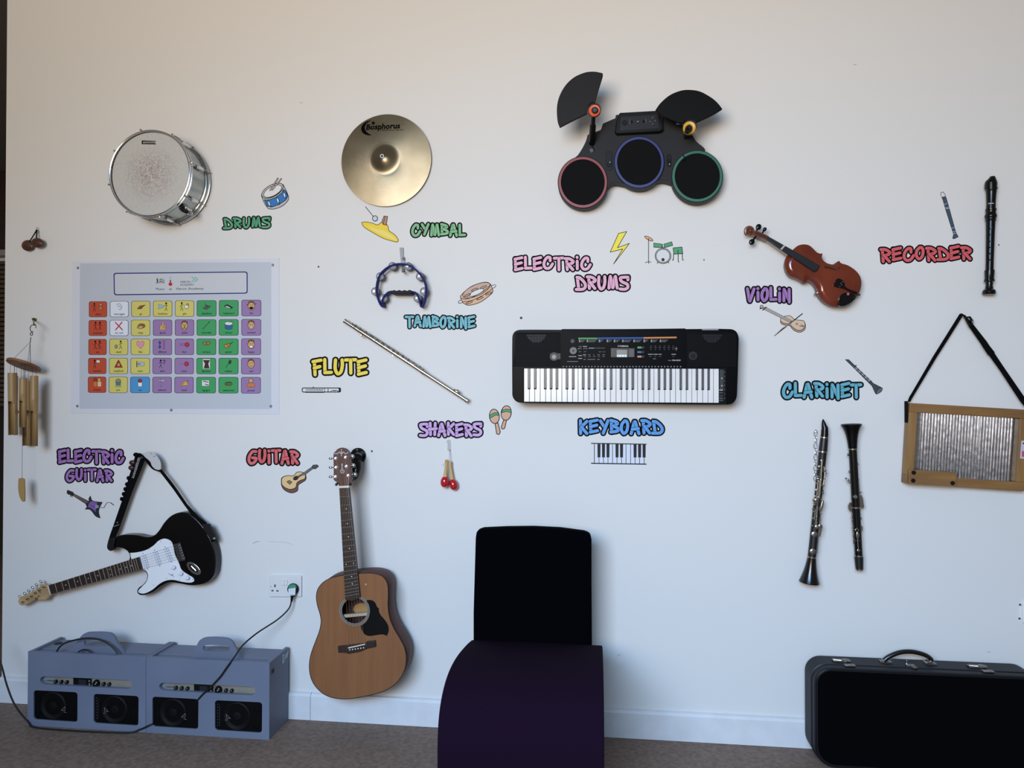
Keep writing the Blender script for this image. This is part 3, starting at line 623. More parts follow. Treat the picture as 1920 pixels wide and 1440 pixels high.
m.box(cc+d*(Rd*.97+.022)+V((0, -.12, 0)), (.018, .03, .024), BLK, R3); m.tube([cc+d*(Rd+.01)+V((0, -.11, 0)), cc+d*(Rd+.034)+V((0, -.118, 0))], .006, BLK, 10)
m.ball(cc+d*(Rd+.02)+V((0, -.075, 0)), .009, CHROME); build('snare_strainer', m, r, bevel=.002)
a = .98; d = V((math.cos(a), 0, math.sin(a))); t = V((-d.z, 0, d.x)); R3 = Matrix((t, V((0, -1, 0)), d)).transposed()
m = M(); m.box(cc+d*(Rd*.97+.008)+V((0, -.09, 0)), (.05, .06, .014), CHROME, R3); build('butt_plate', m, r, bevel=.003)
m = M(); m.tube([cc+V((0, -.001, 0)), cc+V((0, -.03, 0))], .004, STEEL); m.box(cc+V((0, -.006, 0)), (.08, .012, .03), STEEL); build('mount', m, r)
# ================================================================ cymbal
cm = mt('cymbal_bronze', 'a4967c', .40, 1, tex=1, ns=7, nd=8, c2='83765e', p0=.3, p1=.75)
nt = cm.node_tree; n_ = nt.nodes; L_ = nt.links; p = n_['Principled BSDF']
p.inputs['Anisotropic'].default_value = .6; tg = n_.new('ShaderNodeTangent'); tg.direction_type = 'RADIAL'; tg.axis = 'Y'; L_.new(tg.outputs[0], p.inputs['Tangent'])
z = Zm(560, 180, 4.8); c = W(*z(776, 568), .03); Rc = 416/4.8*S(721, 298, .03)
r = thing('cymbal', 'round bronze cymbal fixed flat to the wall above CYMBAL', 'cymbal', (c.x, -.03, c.z))
prof = [(.012, .0001)]; b = Rc*.36
pr = [(.0355, .003)]+[(.0135+.022*(.5+.5*math.cos(PI*(k/14))), b*.95*k/14) for k in range(1, 15)]
N = 150
for k in range(1, N+1):
    t = k/N; rr = b*.95+(Rc-b*.95)*t; pr.append((.0135-.011*t**1.4+(0, .0001, 0, -.0001)[k % 4]*(1 if t > .06 else 0), rr))
pr += [(.0012, Rc), (.0008, Rc*.99)]
m = M(); ylathe(m, V((c.x, 0, c.z)), [(o+.012, q) for o, q in pr], cm, 128); bow = build('bow', m, r, smooth=60)
m = M(); ylathe(m, V((c.x-.006, 0, c.z+.006)), [(.049, .0001), (.053, .005), (.053, .009), (.046, .010)], STEEL, 20); plane_disc(m, V((c.x-.006, 0, c.z+.006)), .003, .04, .056, mt('screw_dark', '3a3632', .4, .8), 12)
m.tube([V((c.x, -.001, c.z)), V((c.x, -.05, c.z))], .004, STEEL, 10); build('fixing_bolt', m, r)
m = M(); o = .022; INKB = mt('logo_black', '040404', .8, spec=.05)
cres = [(655, 212), (600, 228), (565, 265), (560, 300), (580, 335), (620, 352), (655, 352), (625, 335), (600, 308), (592, 275), (610, 240), (640, 220)]
m.flat(z(cr(cres, 4)), o, INKB)
st = []
for k in range(10):
    a = -PI/2+.1+k*PI/5; q = 24 if k % 2 == 0 else 9.5; st.append((668+q*math.cos(a), 240+q*math.sin(a)))
m.flat(z(st), o+.0003, INKB)
m.text('Bosphorus', z(602, 302), 10.4, o+.0006, INKB, ang=-.045, sx=1.0, shear=.12, bold=.032); m.text('Traditional Series', z(728, 316), 3.9, o+.0006, INKB, ang=-.03, sx=1.12)
m.line(z(ell(930, 248, 5, 5, 10)), .3, o+.0006, INK, closed=True); m.v = [(x, -(.0255-.011*max(0, (math.hypot(x-c.x, q_-c.z)-b*.95)/(Rc-b*.95))**1.4+.0004+(-y-.022)*.5), q_) for x, y, q_ in m.v]; build('logo', m, bow, smooth=0, solid=True)
# ================================================================ electronic drum pad set
z = Zm(1010, 110, 4.8)
eb = mt('grey_black_plastic', '242426', .55, spec=.2, tex=1, ns=200, bump=.08, bd=.0005)
rub = mt('black_rubber_pad', '0d0d0e', .8, spec=.12)
r = thing('electronic_drum_kit', 'black game drum controller with three round pads and two raised cymbals', 'electronic drums', W(1200, 300))
body = [(400, 900), (330, 890), (352, 868), (390, 810), (425, 740), (440, 685, 1), (560, 640, 1), (578, 583, 1), (690, 535, 1), (700, 505), (1120, 505), (1240, 560), (1310, 610), (1385, 690), (1420, 745), (1500, 822), (1440, 900), (1200, 1110), (1175, 1103), (1110, 1092), (1050, 1105), (900, 1150), (740, 1120), (670, 1115), (620, 1150), (560, 1190)]
m = M(); m.px(z(cr(body, 4)), .012, .065, eb); build('body', m, r, bevel=.004)
for cx, cy, rx, ry, col, o, nm in ((397, 1112, 226, 236, '853035', .074, 'red'), (905, 932, 228, 236, '222c70', .078, 'blue'), (1428, 1058, 233, 236, '24664f', .074, 'green')):
    m = M(); m.px(z(ell(cx, cy, rx, ry, 56)), .02, o-.006, eb); pad = build('drum_pad', m, r, bevel=.003, label='black round pad with a %s ring' % nm)
    m = M(); m.px(z(ell(cx, cy, rx*.965, ry*.965, 56)), o-.012, o, mt('ring_'+nm, col, .4), holes=[z(ell(cx, cy, rx*.875, ry*.875, 56))]); build('ring', m, pad)
    m = M(); m.px(z(ell(cx, cy, rx*.88, ry*.88, 56)), o-.012, o-.004, rub); build('rubber_head', m, pad, bevel=.001)
m = M(); m.px(z([(728, 484), (1075, 464), (1112, 520), (1125, 640), (1088, 658), (705, 676), (685, 655), (697, 560)]), .05, .088, BLK); pn = build('control_panel', m, r, bevel=.005)
m = M(); m.px(z([(738, 522), (1075, 503), (1088, 628), (730, 646)]), .088, .0895, mt('panel_inset', '1b1b1d', .3)); build('panel_inset', m, pn, bevel=.001)
for x, y, q, mat in ((773, 575, 24, BLK), (835, 567, 12, GLOSS), (892, 566, 12, BLK), (945, 564, 12, GLOSS), (1003, 566, 9, mt('btn_grey', '3c3e3c', .5)), (1027, 532, 9, mt('btn_grey', '3c3e3c', .5)), (1050, 558, 9, mt('btn_grey', '3c3e3c', .5)), (1027, 586, 9, mt('btn_grey', '3c3e3c', .5))):
    m = M(); m.disc(*z(x, y), q/4.8, .0895, .093, mat, n=16); build('button', m, pn, bevel=.0006)
m = M(); m.line(z([(822, 545), (822, 585)]), .3, .0899, STEEL); m.line(z([(965, 540), (965, 582)]), .3, .0899, STEEL); m.flat(z([(885, 559), (900, 559), (900, 573), (885, 573)]), .0935, mt('btn_light', '6c6c68', .5)); build('panel_marks', m, pn, smooth=0, solid=True)
for p_, sc_ in (((604, 832, 664, 1003), (642, 934)), ((1152, 860, 1196, 975), (1178, 950))):
    m = M(); m.px(z(rrect(*p_, 20)), .065, .067, BLK); pl = build('leg_latch', m, r, bevel=.001)
    m = M(); m.px(z(rrect(p_[0]+8, p_[3]-72, p_[2]-8, p_[3]-32, 6)), .067, .071, GLOSS); m.ball(W(*z(*sc_), .071), .004, CHROME); build('slider', m, pl)
m = M()
for p_ in ([(560, 640), (520, 760), (395, 862)], [(480, 775), (465, 845)], [(1265, 560), (1275, 660), (1330, 730), (1480, 825)]): m.line(z(p_), .8, .0653, mt('seam', '0d0d0e', .7))
m.px(z([(455, 815), (480, 808), (500, 828), (470, 848)]), .065, .068, mt('seam_grey', '4a4a4c', .5)); build('seam', m, r, smooth=0)
lc = cr([(575, 128, 1), (578, 150), (545, 260), (508, 392, 1), (470, 400), (440, 440), (436, 492, 1), (300, 560), (190, 618, 1), (170, 560), (164, 440), (185, 340), (240, 240), (320, 165), (420, 122), (500, 115)], 5)
m = M(); m.px(z(lc), .185, .197, mt('cymbal_pad_dark', '1c1c1e', .55, spec=.2, tex=1, ns=120, bump=.1, bd=.0006)); cl = build('cymbal_pad', m, r, bevel=.004, label='left black fan shaped cymbal pad with orange collar')
m = M(); ylathe(m, W(*z(501, 466), .2), [(.192, .025), (.2, .025), (.207, .026), (.207, .012)], eb, 32); build('hub', m, cl)
m = M(); ylathe(m, W(*z(502, 468), .207), [(.2, 49/4.8*.0022), (.21, 49/4.8*.0022), (.212, .020), (.211, .012), (.205, .010)], mt('orange_plastic', 'e05a30', .4), 32)
build('collar', m, cl)
m = M(); plane_disc(m, W(*z(506, 462), .22), .0125, .2, .222, BLK, 20); plane_disc(m, W(*z(506, 462), .222), .009, .222, .224, mt('knob_green', '2c3c38', .4), 16); build('wing_nut', m, cl, bevel=.0015)
m = M(); P = lambda x, y, o: W(*z(x, y), o)
m.tube([P(494, 500, .19), P(490, 560, .165), P(487, 620, .14)], .0085, BLK, 12); m.tube([P(488, 600, .145), P(480, 700, .105), P(478, 760, .068)], .0125, BLK, 12)
m.tube([P(478, 770, .07), P(500, 830, .068)], .002, BLK, 6); build('cymbal_stand', m, r)
rc = cr([(1050, 462, 1), (1095, 400), (1175, 330), (1270, 288), (1350, 278), (1450, 292), (1550, 345), (1610, 395), (1655, 452, 1), (1560, 510), (1413, 578, 1), (1390, 560), (1330, 560), (1300, 585, 1), (1215, 560), (1120, 515)], 5)
m = M(); m.px(z(rc), .15, .162, GLOSS if 0 else mt('cymbal_pad_black', '070708', .5, spec=.15)); c2 = build('cymbal_pad', m, r, bevel=.004, label='right black fan shaped cymbal pad with yellow collar')
m = M(); ylathe(m, W(*z(1360, 615), .165), [(.15, .025), (.165, .025), (.172, .026), (.172, .012)], eb, 32); build('hub', m, c2)
m = M(); ylathe(m, W(*z(1356, 624), .17), [(.16, .0245), (.176, .0245), (.18, .021), (.178, .012), (.17, .01)], mt('yellow_plastic', 'd9a83a', .4), 32); build('collar', m, c2)
m = M(); plane_disc(m, W(*z(1350, 630), .19), .0135, .165, .193, BLK, 20); m.tube([P(1347, 632, .19), P(1330, 665, .195)], .009, BLK, 10); build('wing_nut', m, c2, bevel=.002)
m = M(); m.tube([P(1350, 640, .16), P(1328, 700, .07)], .0105, BLK, 12); m.tube([P(1330, 690, .07), P(1312, 722, .067)], .003, BLK, 8); m.box(P(1258, 583, .068), (.016, .006, .008), mt('white_clip', 'c0c0c8', .4)); build('cymbal_stand', m, r)
m = M(); m.tube([P(1300, 868, .075), P(1322, 905, .078), P(1300, 915, .077)], .0025, BLK, 6); build('cable_clip', m, r)
# ================================================================ blue tambourine and its hanger
z = Zm(640, 440, 6)
P = lambda x, y, o: W(*z(x, y), o)
r = thing('hanging_hook', 'grey hook strip above the blue tambourine', 'hook', P(685, 250, .0))
gm = mt('grey_hook_plastic', '85878a', .4)
m = M(); m.px(z([(655, 145), (697, 145), (700, 240), (717, 262), (712, 415), (688, 415), (672, 330), (658, 200)]), 0, .006, gm); build('strip', m, r, bevel=.0015)
m = M(); m.disc(*z(697, 268), 2.6, .006, .011, mt('hook_black', '1e1e20', .4), n=14); m.tube([P(692, 385, .005), P(692, 412, .03), P(690, 415, .052), P(690, 398, .058)], .005, gm, 8); build('hook_tip', m, r)
blu = mt('navy_plastic', '0d115c', .5, spec=.12)
r = thing('tambourine', 'half moon navy blue tambourine hanging from grey hook', 'tambourine', P(670, 560, .03))
outer = cr([(463, 812), (440, 790), (410, 720), (393, 640), (400, 540), (432, 450), (500, 380), (570, 343), (640, 328), (720, 333), (790, 360), (862, 420), (915, 490), (945, 570), (950, 640), (938, 720), (912, 795), (892, 812)], 5, False)
def ribbon(m, pts, w, o0, o1, mat, closed=False):
    """upright strip following a traced path, w pixels thick, standing from o0 to o1"""
    L = []; R = []; n = len(pts)
    for i in range(n):
        a = pts[max(0, i-1)]; b = pts[min(n-1, i+1)]; d = math.hypot(b[0]-a[0], b[1]-a[1]) or 1
        nx, ny = -(b[1]-a[1])/d*w/2, (b[0]-a[0])/d*w/2; L.append((pts[i][0]+nx, pts[i][1]+ny)); R.append((pts[i][0]-nx, pts[i][1]-ny))
    vs = []
    for i in range(n):
        a, b = W(*L[i], o1), W(*R[i], o1); dy = V((0, o1-o0, 0)); vs += [a, b, b+dy, a+dy]
    fs = []
    for i in range(n-1):
        for k in range(4): fs.append([i*4+k, i*4+(k+1) % 4, (i+1)*4+(k+1) % 4, (i+1)*4+k])
    fs += [[0, 1, 2, 3], [(n-1)*4+k for k in (3, 2, 1, 0)]]
    return m.add(vs, fs, mat)
m = M()
for o0, o1 in ((.012, .018), (.046, .052)): ribbon(m, z(outer), 3.2, o0, o1, blu)
ribbon(m, z(outer), 1.3, .018, .046, blu)
inn = [cr([(463, 812), (458, 740), (485, 685), (530, 645), (562, 640)], 5, False), cr([(785, 640), (830, 650), (862, 700), (880, 750), (892, 812)], 5, False)]
for q in inn: ribbon(m, z(q), 3.0, .012, .052, blu)
build('frame', m, r, bevel=.0008)
m = M(); g = [(555, 625), (570, 630), (595, 622), (620, 632), (650, 622), (680, 632), (710, 622), (738, 632), (765, 620), (788, 628), (792, 658), (770, 670), (580, 670), (558, 660)]
m.px(z(g), .008, .056, mt('grip_black', '121216', .6, spec=.2)); build('grip', m, r, bevel=.002)
JP = [(583, 360), (760, 362), (445, 475), (892, 475), (390, 642), (937, 642), (482, 720), (865, 718)]
j0 = None
for x, y in JP:
    c = P(x, y, .032)
    if j0 is None:
        m = M()
        for o in (.024, .031, .037, .044):
            s_ = 1 if o < .034 else -1
            ylathe(m, V((c.x, 0, c.z)), [(o+.0012*s_, .0001), (o, .006), (o+.0030*s_, .0085), (o+.001*s_, .0168), (o, .0178)], mt('jingle_nickel', 'b8b8bc', .3, .7), 28)
        m.tube([V((c.x, -.018, c.z)), V((c.x, -.05, c.z))], .0012, STEEL, 6); j0 = build('jingle', m, r); jc = c
    else:
        j = j0.copy(); COL.objects.link(j); j.parent = r; j.location = c-jc
# ================================================================ flute
z = Zm(540, 570, 4); P = lambda x, y, o=.03: W(*z(x, y), o)
silv = mt('flute_silver', 'c9bfb2', .2, 1)
r = thing('flute', 'silver flute fixed diagonally on the wall right of FLUTE', 'flute', P(880, 425))
A, B_ = P(422, 125), P(1348, 728); d = (B_-A)
m = M(); m.lathe(A, A+d*.652, [(0, .0098), (.004, .0112), (.02, .0112), (.022, .0095), (.185, .0095), (.187, .011), (.205, .011), (.207, .0095), (.97, .0095), (.972, .0112), (1, .0112)], silv, 20); bd = build('body', m, r)
m = M(); m.lathe(A+d*.652, B_, [(0, .0108), (.05, .0108), (.052, .0092), (.955, .0088), (.957, .0105), (1, .0105)], silv, 20); hj = build('head_joint', m, r)
def on(t, up=0, out=0):
    """along the flute, up across it, out towards the room"""
    n = V((-d.z, 0, d.x)).normalized(); n = n if n.z > 0 else -n
    return A+d*t+n*up+V((0, -out, 0))
m = M(); m.ball(on(.905, .009, .003), (.017, .006, .007), silv, 14, 8, V((d.x, 0, d.z)).normalized().to_track_quat('X', 'Z').to_matrix()); m.ball(on(.905, .0145, .004), (.005, .0015, .0035), BLK, 10, 6); build('lip_plate', m, hj)
m = M()
for a, b, u, o in ((.06, .2, .010, .007), (.2, .43, .013, .006), (.43, .64, .012, .007), (.24, .56, .009, .011)): m.tube([on(a, u, o), on(b, u, o)], .0017, silv, 8)
for t in [.06+.029*i for i in range(21)]: m.tube([on(t, .006, .003), on(t, .013, .007)], .0013, silv, 6)
build('key_rods', m, r)
for t, q, u, o in ((.09, .0075, .008, .010), (.13, .0072, .008, .010), (.175, .0065, .010, .010), (.222, .008, .008, .011), (.27, .008, .008, .011), (.315, .008, .008, .011), (.36, .0078, .008, .011), (.4, .0074, .009, .011), (.435, .0066, .010, .011), (.475, .006, .011, .010), (.52, .0055, .011, .010), (.565, .0045, .012, .009), (.61, .004, .013, .008)):
    m = M(); cc = on(t, u, o); n = V((-d.z, 0, d.x)).normalized(); n = n if n.z > 0 else -n; ax = (n*.55+V((0, -1, 0))).normalized()
    m.lathe(cc-ax*.0015, cc+ax*.0025, [(0, q), (.6, q), (.8, q*.85), (.8, q*.5), (1, q*.45)], silv, 18); build('key', m, r)
m = M(); m.lathe(on(.158, -.012, .006), on(.158, -.012, .013), [(0, .006), (.7, .006), (1, .004)], silv, 14); m.lathe(on(.163, -.009, .01), on(.42, -.010, .006), [(0, .0012), (.03, .0012)], silv, 6)
m.lathe(on(.415, -.010, .006), on(.415, -.010, .012), [(0, .003), (1, .002)], silv, 10); build('trill_key', m, r)
m = M()
for t in (.08, .72): m.tube([on(t, 0, -.03), on(t, 0, -.004)], .003, STEEL, 8)
build('wall_pin', m, r)
# ================================================================ keyboard
z = Zm(940, 590, 4.174); P = lambda x, y, o=.1: W(*z(x, y), o)
r = thing('electronic_keyboard', 'black electronic keyboard with 61 keys mounted flat on the wall', 'keyboard', P(970, 410, .05))
kb = mt('keyboard_black', '08080a', .35, spec=.05); O = .098
out = [(85, 190), (92, 150), (115, 126), (150, 118), (470, 118, 1), (476, 112, 1), (960, 112), (1436, 107, 1), (1446, 112, 1), (1790, 112), (1835, 128), (1857, 170), (1858, 220), (1846, 610), (1838, 660), (1812, 692), (1770, 704), (960, 696), (150, 689), (110, 674), (88, 640), (85, 600)]
m = M(); m.px(z(cr(out, 4)), .008, O, kb, side=mt('keyboard_edge', '1c1c1f', .35, spec=.3)); build('case', m, r, bevel=.004)
def panel(pts, o0, o1, mat, name, parent=None, bevel=.001): m = M(); m.px(z(pts), o0, o1, mat); return build(name, m, parent or r, bevel=bevel)
gr_ = mt('grille_dark', '0a0a0c', .6, spec=.05)
for x0, x1, cx, cy in ((100, 464, 275, 240), (1452, 1840, 1650, 240)):
    m = M(); m.px(z([(x0+14, 140), (x1, 140), (x1, 408), (x0-6, 408)]), O-.002, O+.0005, gr_)
    y = 150
    while y < 404: m.px(z([(x0+4, y), (x1-3, y), (x1-3, y+4.5), (x0+4, y+4.5)]), O, O+.0022, mt('grille_rib', '101012', .5, spec=.08), back=False); y += 9
    for j in range(7):
        for i in range(14):
            x = cx-75+i*11; yy = 158+j*9
            if abs(i-6.5)/7+abs(j)/9 < 1.15: m.flat(z([(x, yy), (x+4, yy), (x+4, yy+3), (x, yy+3)]), O+.0025, mt('grille_dot', '4c5055', .4))
    build('speaker_grille', m, r, smooth=0)
for x, y, c_ in ((412, 328, CHROME), (1500, 322, BLK)):
    m = M(); m.px(z([(x-30, y-25), (x+50 if x < 900 else x+20, y-25), (x+50 if x < 900 else x+20, y+20), (x-30, y+20)]), O, O+.0026, BLK); m.disc(*z(x, y), 8, O, O+.003, BLK, n=24); m.disc(*z(x, y+2), 4.5, O+.003, O+.0036, GLOSS, n=20)
    if x < 900: m.disc(*z(x, y+4), 3, O+.0036, O+.0042, mt('port_shine', '4a4a48', .3), n=14, ry=1)
    build('bass_port', m, r)
pmat = mt('panel_black', '08080a', .35, spec=.04); pnl = panel([(474, 124), (1443, 120), (1440, 412), (474, 412)], O, O+.004, pmat, 'control_panel'); o = O+.0042
m = M(); m.flat(z([(602, 180), (752, 180), (752, 191), (602, 191)]), o, ink('4f9a52')); m.flat(z([(754, 179), (1110, 176), (1110, 188), (754, 190)]), o, ink('26509a')); m.flat(z([(1112, 176), (1372, 172), (1372, 184), (1112, 188)]), o, ink('c8804a'))
wh = ink('b0b2b4'); wd2 = ink('77797c')
for x0, x1 in ((607, 660), (668, 750), (762, 800), (824, 868), (880, 930), (945, 1020), (1033, 1100), (1113, 1152), (1170, 1225), (1240, 1305)):
    for k in range(3): m.flat(z([(x0, 196+k*7), (x0+12, 196+k*7), (x0+12, 200+k*7), (x0, 200+k*7)]), o, wh); m.flat(z([(x0+16, 197+k*7), (x1-(k*9), 197+k*7), (x1-(k*9), 199.5+k*7), (x0+16, 199.5+k*7)]), o, wd2)
m.text('YAMAHA', z(925, 252), 2.9, o, ink('c4c4c4'), bold=.02, sx=.98); m.line(z(ell(917, 246, 5.5, 5.5, 10)), .5, o, wh, closed=True)
for x0, y, w in ((607, 248, 20), (638, 248, 32), (600, 266, 26), (642, 266, 30), (684, 262, 42), (750, 262, 10), (782, 262, 12), (602, 320, 30), (602, 342, 30), (640, 314, 22), (680, 314, 16), (718, 314, 8), (752, 314, 18), (790, 314, 20), (642, 350, 20), (675, 350, 60), (750, 350, 20), (1148, 310, 38), (1192, 310, 34), (1232, 310, 22), (1332, 310, 34), (515, 366, 85), (1305, 358, 26), (1186, 345, 24), (530, 328, 56), (765, 290, 20), (795, 290, 20)): m.flat(z([(x0, y-2), (x0+w, y-2), (x0+w, y+2.4), (x0, y+2.4)]), o, wh if w > 20 and y < 345 else wd2)
m.text('PSR-E253', z(1337, 362), 2.4, o, ink('b8b8b8'), sx=1.2, bold=.02)
for i in range(38): m.flat(z([(480+i*24.8, 402), (490+i*24.8, 402), (490+i*24.8, 411), (480+i*24.8, 411)]), o, wd2)
for i in range(6):
    for y in (243, 270): m.flat(z([(1168+i*35, y), (1173+i*35, y), (1173+i*35, y+4), (1168+i*35, y+4)]), o, wd2)
m.line(z([(1358, 266), (1380, 266)]), .5, o, wh); m.line(z([(1369, 252), (1369, 282)]), .5, o, wh)
build('panel_print', m, pnl, smooth=0, solid=True)
m = M(); m.px(z([(858, 262), (1042, 262), (1042, 332), (858, 332)]), O+.004, O+.0046, GLOSS); lc_ = build('display', m, pnl)
m = M(); m.flat(z([(903, 275), (985, 275), (985, 333), (903, 333)]), O+.0049, mt('lcd_glass', '6f716a', .25)); m.flat(z([(905, 314), (980, 314), (980, 330), (905, 330)]), O+.0051, ink('e8ebef'))
for k in range(3): m.flat(z(ell(917+k*23, 322, 3, 4, 8)), O+.0053, INK)
m.flat(z([(1000, 270), (1038, 270), (1038, 330), (1000, 330)]), O+.0049, mt('lcd_dark', '2a2c28', .25)); build('screen', m, lc_, smooth=0)
for y, c_ in ((257, '58a05a'), (293, '4a6aa8'), (328, 'c88a68')):
    m = M(); m.flat(z([(1065, y-7), (1098, y-7), (1098, y+7), (1065, y+7)]), o, ink(c_)); build('category_label', m, pnl, smooth=0)
    m = M(); m.disc(*z(1110, y), 2.6, O+.004, O+.008, BLK, n=16); build('button', m, pnl, bevel=.0006)
for x, y, q in ((557, 207, 4.2), (563, 282, 6.8)):
    m = M(); m.disc(*z(x, y), q, O+.004, O+.007 if q < 5 else O+.013, BLK if q < 5 else mt('dial_grey', '303033', .4), n=28)
    if q > 5: m.disc(*z(x, y), 2.2, O+.013, O+.0135, BLK, n=12)
    build('dial' if q > 5 else 'button', m, pnl, bevel=.0008)
btn = [(620, 262), (655, 262), (735, 262), (768, 262), (800, 262), (615, 290), (655, 290), (770, 291), (803, 291)]+[(655+36*i, 328) for i in range(4)]+[(800, 328)]+[(1170+35*i, 257) for i in range(6)]+[(1347, 270), (1165, 327), (1203, 327), (1242, 327), (1345, 327)]
b0 = None
for x, y in btn:
    if b0 is None: m = M(); m.px(z(rrect(x-11, y-5.5, x+11, y+5.5, 3)), O+.004, O+.0065, BLK); b0 = build('button', m, pnl, bevel=.0006); bc0 = P(x, y, O)
    else: b = b0.copy(); COL.objects.link(b); b.parent = pnl; b.location = P(x, y, O)-bc0
m = M(); m.px(z([(172, 416), (1760, 418), (1757, 700), (172, 684)]), O-.002, O+.0008, BLKM); bed = build('key_bed', m, r)
q = quad(*z([(177, 421), (1703, 424), (1703, 690), (177, 681)]))
ivory = mt('white_key', 'eceae6', .22, tex=1, ns=3, nd=6, c2='d8d6d6'); ebony = mt('black_key', '1a1b1d', .22); ebt = mt('black_key_top', '3c4044', .3)
bl = []; nb = 0
for i in range(36):
    g = .035; m = M(); P4 = [q((i+g)/36, 0), q((i+1-g)/36, 0), q((i+1-g)/36, 1), q((i+g)/36, 1)]
    m.px(P4, O, O+.006, ivory); build('white_key', m, r, bevel=.0008)
    if i < 35 and i % 7 in (0, 1, 3, 4, 5):
        sh = {0: -.08, 1: .1, 3: -.1, 4: 0, 5: .1}[i % 7]; u = (i+1+sh*.8)/36; h = .0072
        m = M(); F = [q(u-h, 0), q(u+h, 0), q(u+h, .63), q(u-h, .63)]; T_ = [q(u-h*.55, .0), q(u+h*.55, .0), q(u+h*.55, .585), q(u-h*.55, .585)]
        a = [W(*p_, O+.006) for p_ in F]; b = [W(*p_, O+.0165) for p_ in T_]; m.add(a+b, [[0, 1, 5, 4], [1, 2, 6, 5], [2, 3, 7, 6], [3, 0, 4, 7]], ebony); m.add(b, [[0, 1, 2, 3]], ebt); build('black_key', m, r, smooth=0)
m = M(); mech = mt('mechanism', '1c2624', .5)
m.px(z([(1708, 430), (1740, 430), (1740, 580), (1708, 580)]), O, O+.002, mech)
for y in (498, 556): m.px(z([(1722, y-4), (1730, y-4), (1730, y+4), (1722, y+4)]), O+.002, O+.0035, mt('white_dot', 'c8c8c8', .5))
for y, c_ in ((590, '8c8c8c'), (612, '3a3a3a'), (635, '2a2a2a'), (655, '3a3d3d'), (672, '303434')): m.px(z([(1706, y-6), (1735, y-6), (1735, y+5), (1706, y+5)]), O, O+.004, mt('mech_'+c_, c_, .5))
for i in range(7): m.flat(z([(1744, 440+i*34), (1750, 440+i*34), (1750, 460+i*34), (1744, 460+i*34)]), O+.0012, mt('mech_2a2a2a', '2a2a2a', .5))
build('key_mechanism', m, r)
m = M(); m.px(z([(1568, 113), (1700, 113), (1698, 121), (1572, 121)]), O-.02, O+.001, mt('edge_label', '8e8e90', .4)); build('edge_label', m, r)
# ================================================================ recorder
z = Zm(1620, 310, 5.54); P = lambda x, y, o=.03: W(*z(x, y), o)
r = thing('recorder', 'black descant recorder fixed upright on the wall at far right', 'recorder', P(1305, 730))
sp = S(1856, 440, .03)/5.54; A, B_ = P(1326, 117), P(1299, 1342); L0 = 1225.
def rprof(L): return [((y-117)/L0, rr*sp) for y, rr in L]
m = M(); m.lathe(A, B_, rprof([(240, 58), (243, 58), (256, 50), (300, 46), (390, 42), (450, 43), (455, 50), (470, 50), (480, 45), (505, 48), (520, 55), (540, 55), (550, 48), (562, 48), (580, 50), (583, 42)]), GLOSS, 24)
hd = build('head_joint', m, r)
m = M(); C_ = [W(*z(1334, 117), .03), W(*z(1334, 140), .03), W(*z(1322, 178), .03), W(*z(1318, 200), .03), W(*z(1316, 242), .03)]
m.tube(C_, [24*sp, 34*sp, 56*sp, 57*sp, 56*sp], GLOSS, 24); build('mouthpiece', m, hd)
m = M(); m.lathe(A, B_, rprof([(580, 43), (700, 40), (1000, 36), (1092, 37)]), GLOSS, 24)
for y in (655, 720, 790, 850, 915, 980): c = A+(B_-A)*((y-117)/L0)+V((0, -.0081, 0)); m.disc(*z(1307, y), 1.2, .040, .0468, BLKM, n=10)
build('middle_joint', m, r)
m = M(); m.lathe(A, B_, rprof([(1088, 37), (1092, 46), (1120, 44), (1180, 42), (1192, 48), (1205, 48), (1215, 34), (1250, 32), (1285, 38), (1298, 56), (1315, 60), (1330, 62), (1342, 52)]), GLOSS, 24); build('foot_joint', m, r)
m = M(); m.px(z([(1302, 390), (1347, 390), (1347, 398), (1302, 398)]), .040, .0485, mt('window_white', 'c8c8c0', .5)); m.flat(z([(1309, 402), (1315, 402), (1317, 450), (1309, 450)]), .0492, mt('label_silver', '8c8c8c', .5))
for k in range(5): m.flat(z([(1310, 175+k*15), (1330, 175+k*15), (1330, 183+k*15), (1310, 183+k*15)]), .0545, mt('label_silver', '8c8c8c', .5))
for k in range(6): m.flat(z([(1292, 1118+k*13), (1304, 1118+k*13), (1304, 1124+k*13), (1292, 1124+k*13)]), .0495, mt('label_silver', '8c8c8c', .5))
m.text('C', z(1318, 655), 2.6, .0475, mt('label_silver', '8c8c8c', .5)); build('markings', m, hd, smooth=0, solid=True)
m = M(); m.tube([V((P(1308, 520).x, -.001, P(1308, 520).z)), P(1308, 520, .022)], .003, STEEL); m.tube([V((P(1298, 1100).x, -.001, P(1298, 1100).z)), P(1298, 1100, .022)], .003, STEEL); build('wall_pin', m, r)
# ================================================================ violin
z = Zm(1370, 400, 5.76); P = lambda x, y, o=.05: W(*z(x, y), o)
r = thing('violin', 'reddish brown violin without strings fixed diagonally above VIOLIN', 'violin', P(990, 680, .04))
vw = mt('violin_varnish', '5c2010', .2, tex=1, ns=9, nd=6, scale=(1, 1, .4), rot=(0, .95, 0), c2='742e16', coat=.6)
vs_ = mt('violin_side', '3c160c', .3)
vb = cr([(600, 470, 1), (680, 385, 1), (725, 350), (785, 335), (845, 345), (890, 380), (930, 420), (965, 435), (993, 432, 1), (985, 480), (1012, 520), (1060, 545), (1125, 552), (1140, 530), (1172, 512, 1), (1192, 538), (1262, 560), (1340, 610), (1392, 670), (1412, 740), (1398, 830), (1345, 920), (1285, 968), (1220, 997), (1150, 1008), (1080, 1000), (1010, 960), (962, 905), (945, 873), (915, 876, 1), (935, 845), (920, 795), (880, 750), (832, 722), (806, 742), (782, 750, 1), (755, 728), (700, 700), (640, 678), (602, 630), (583, 560), (590, 500)], 4)
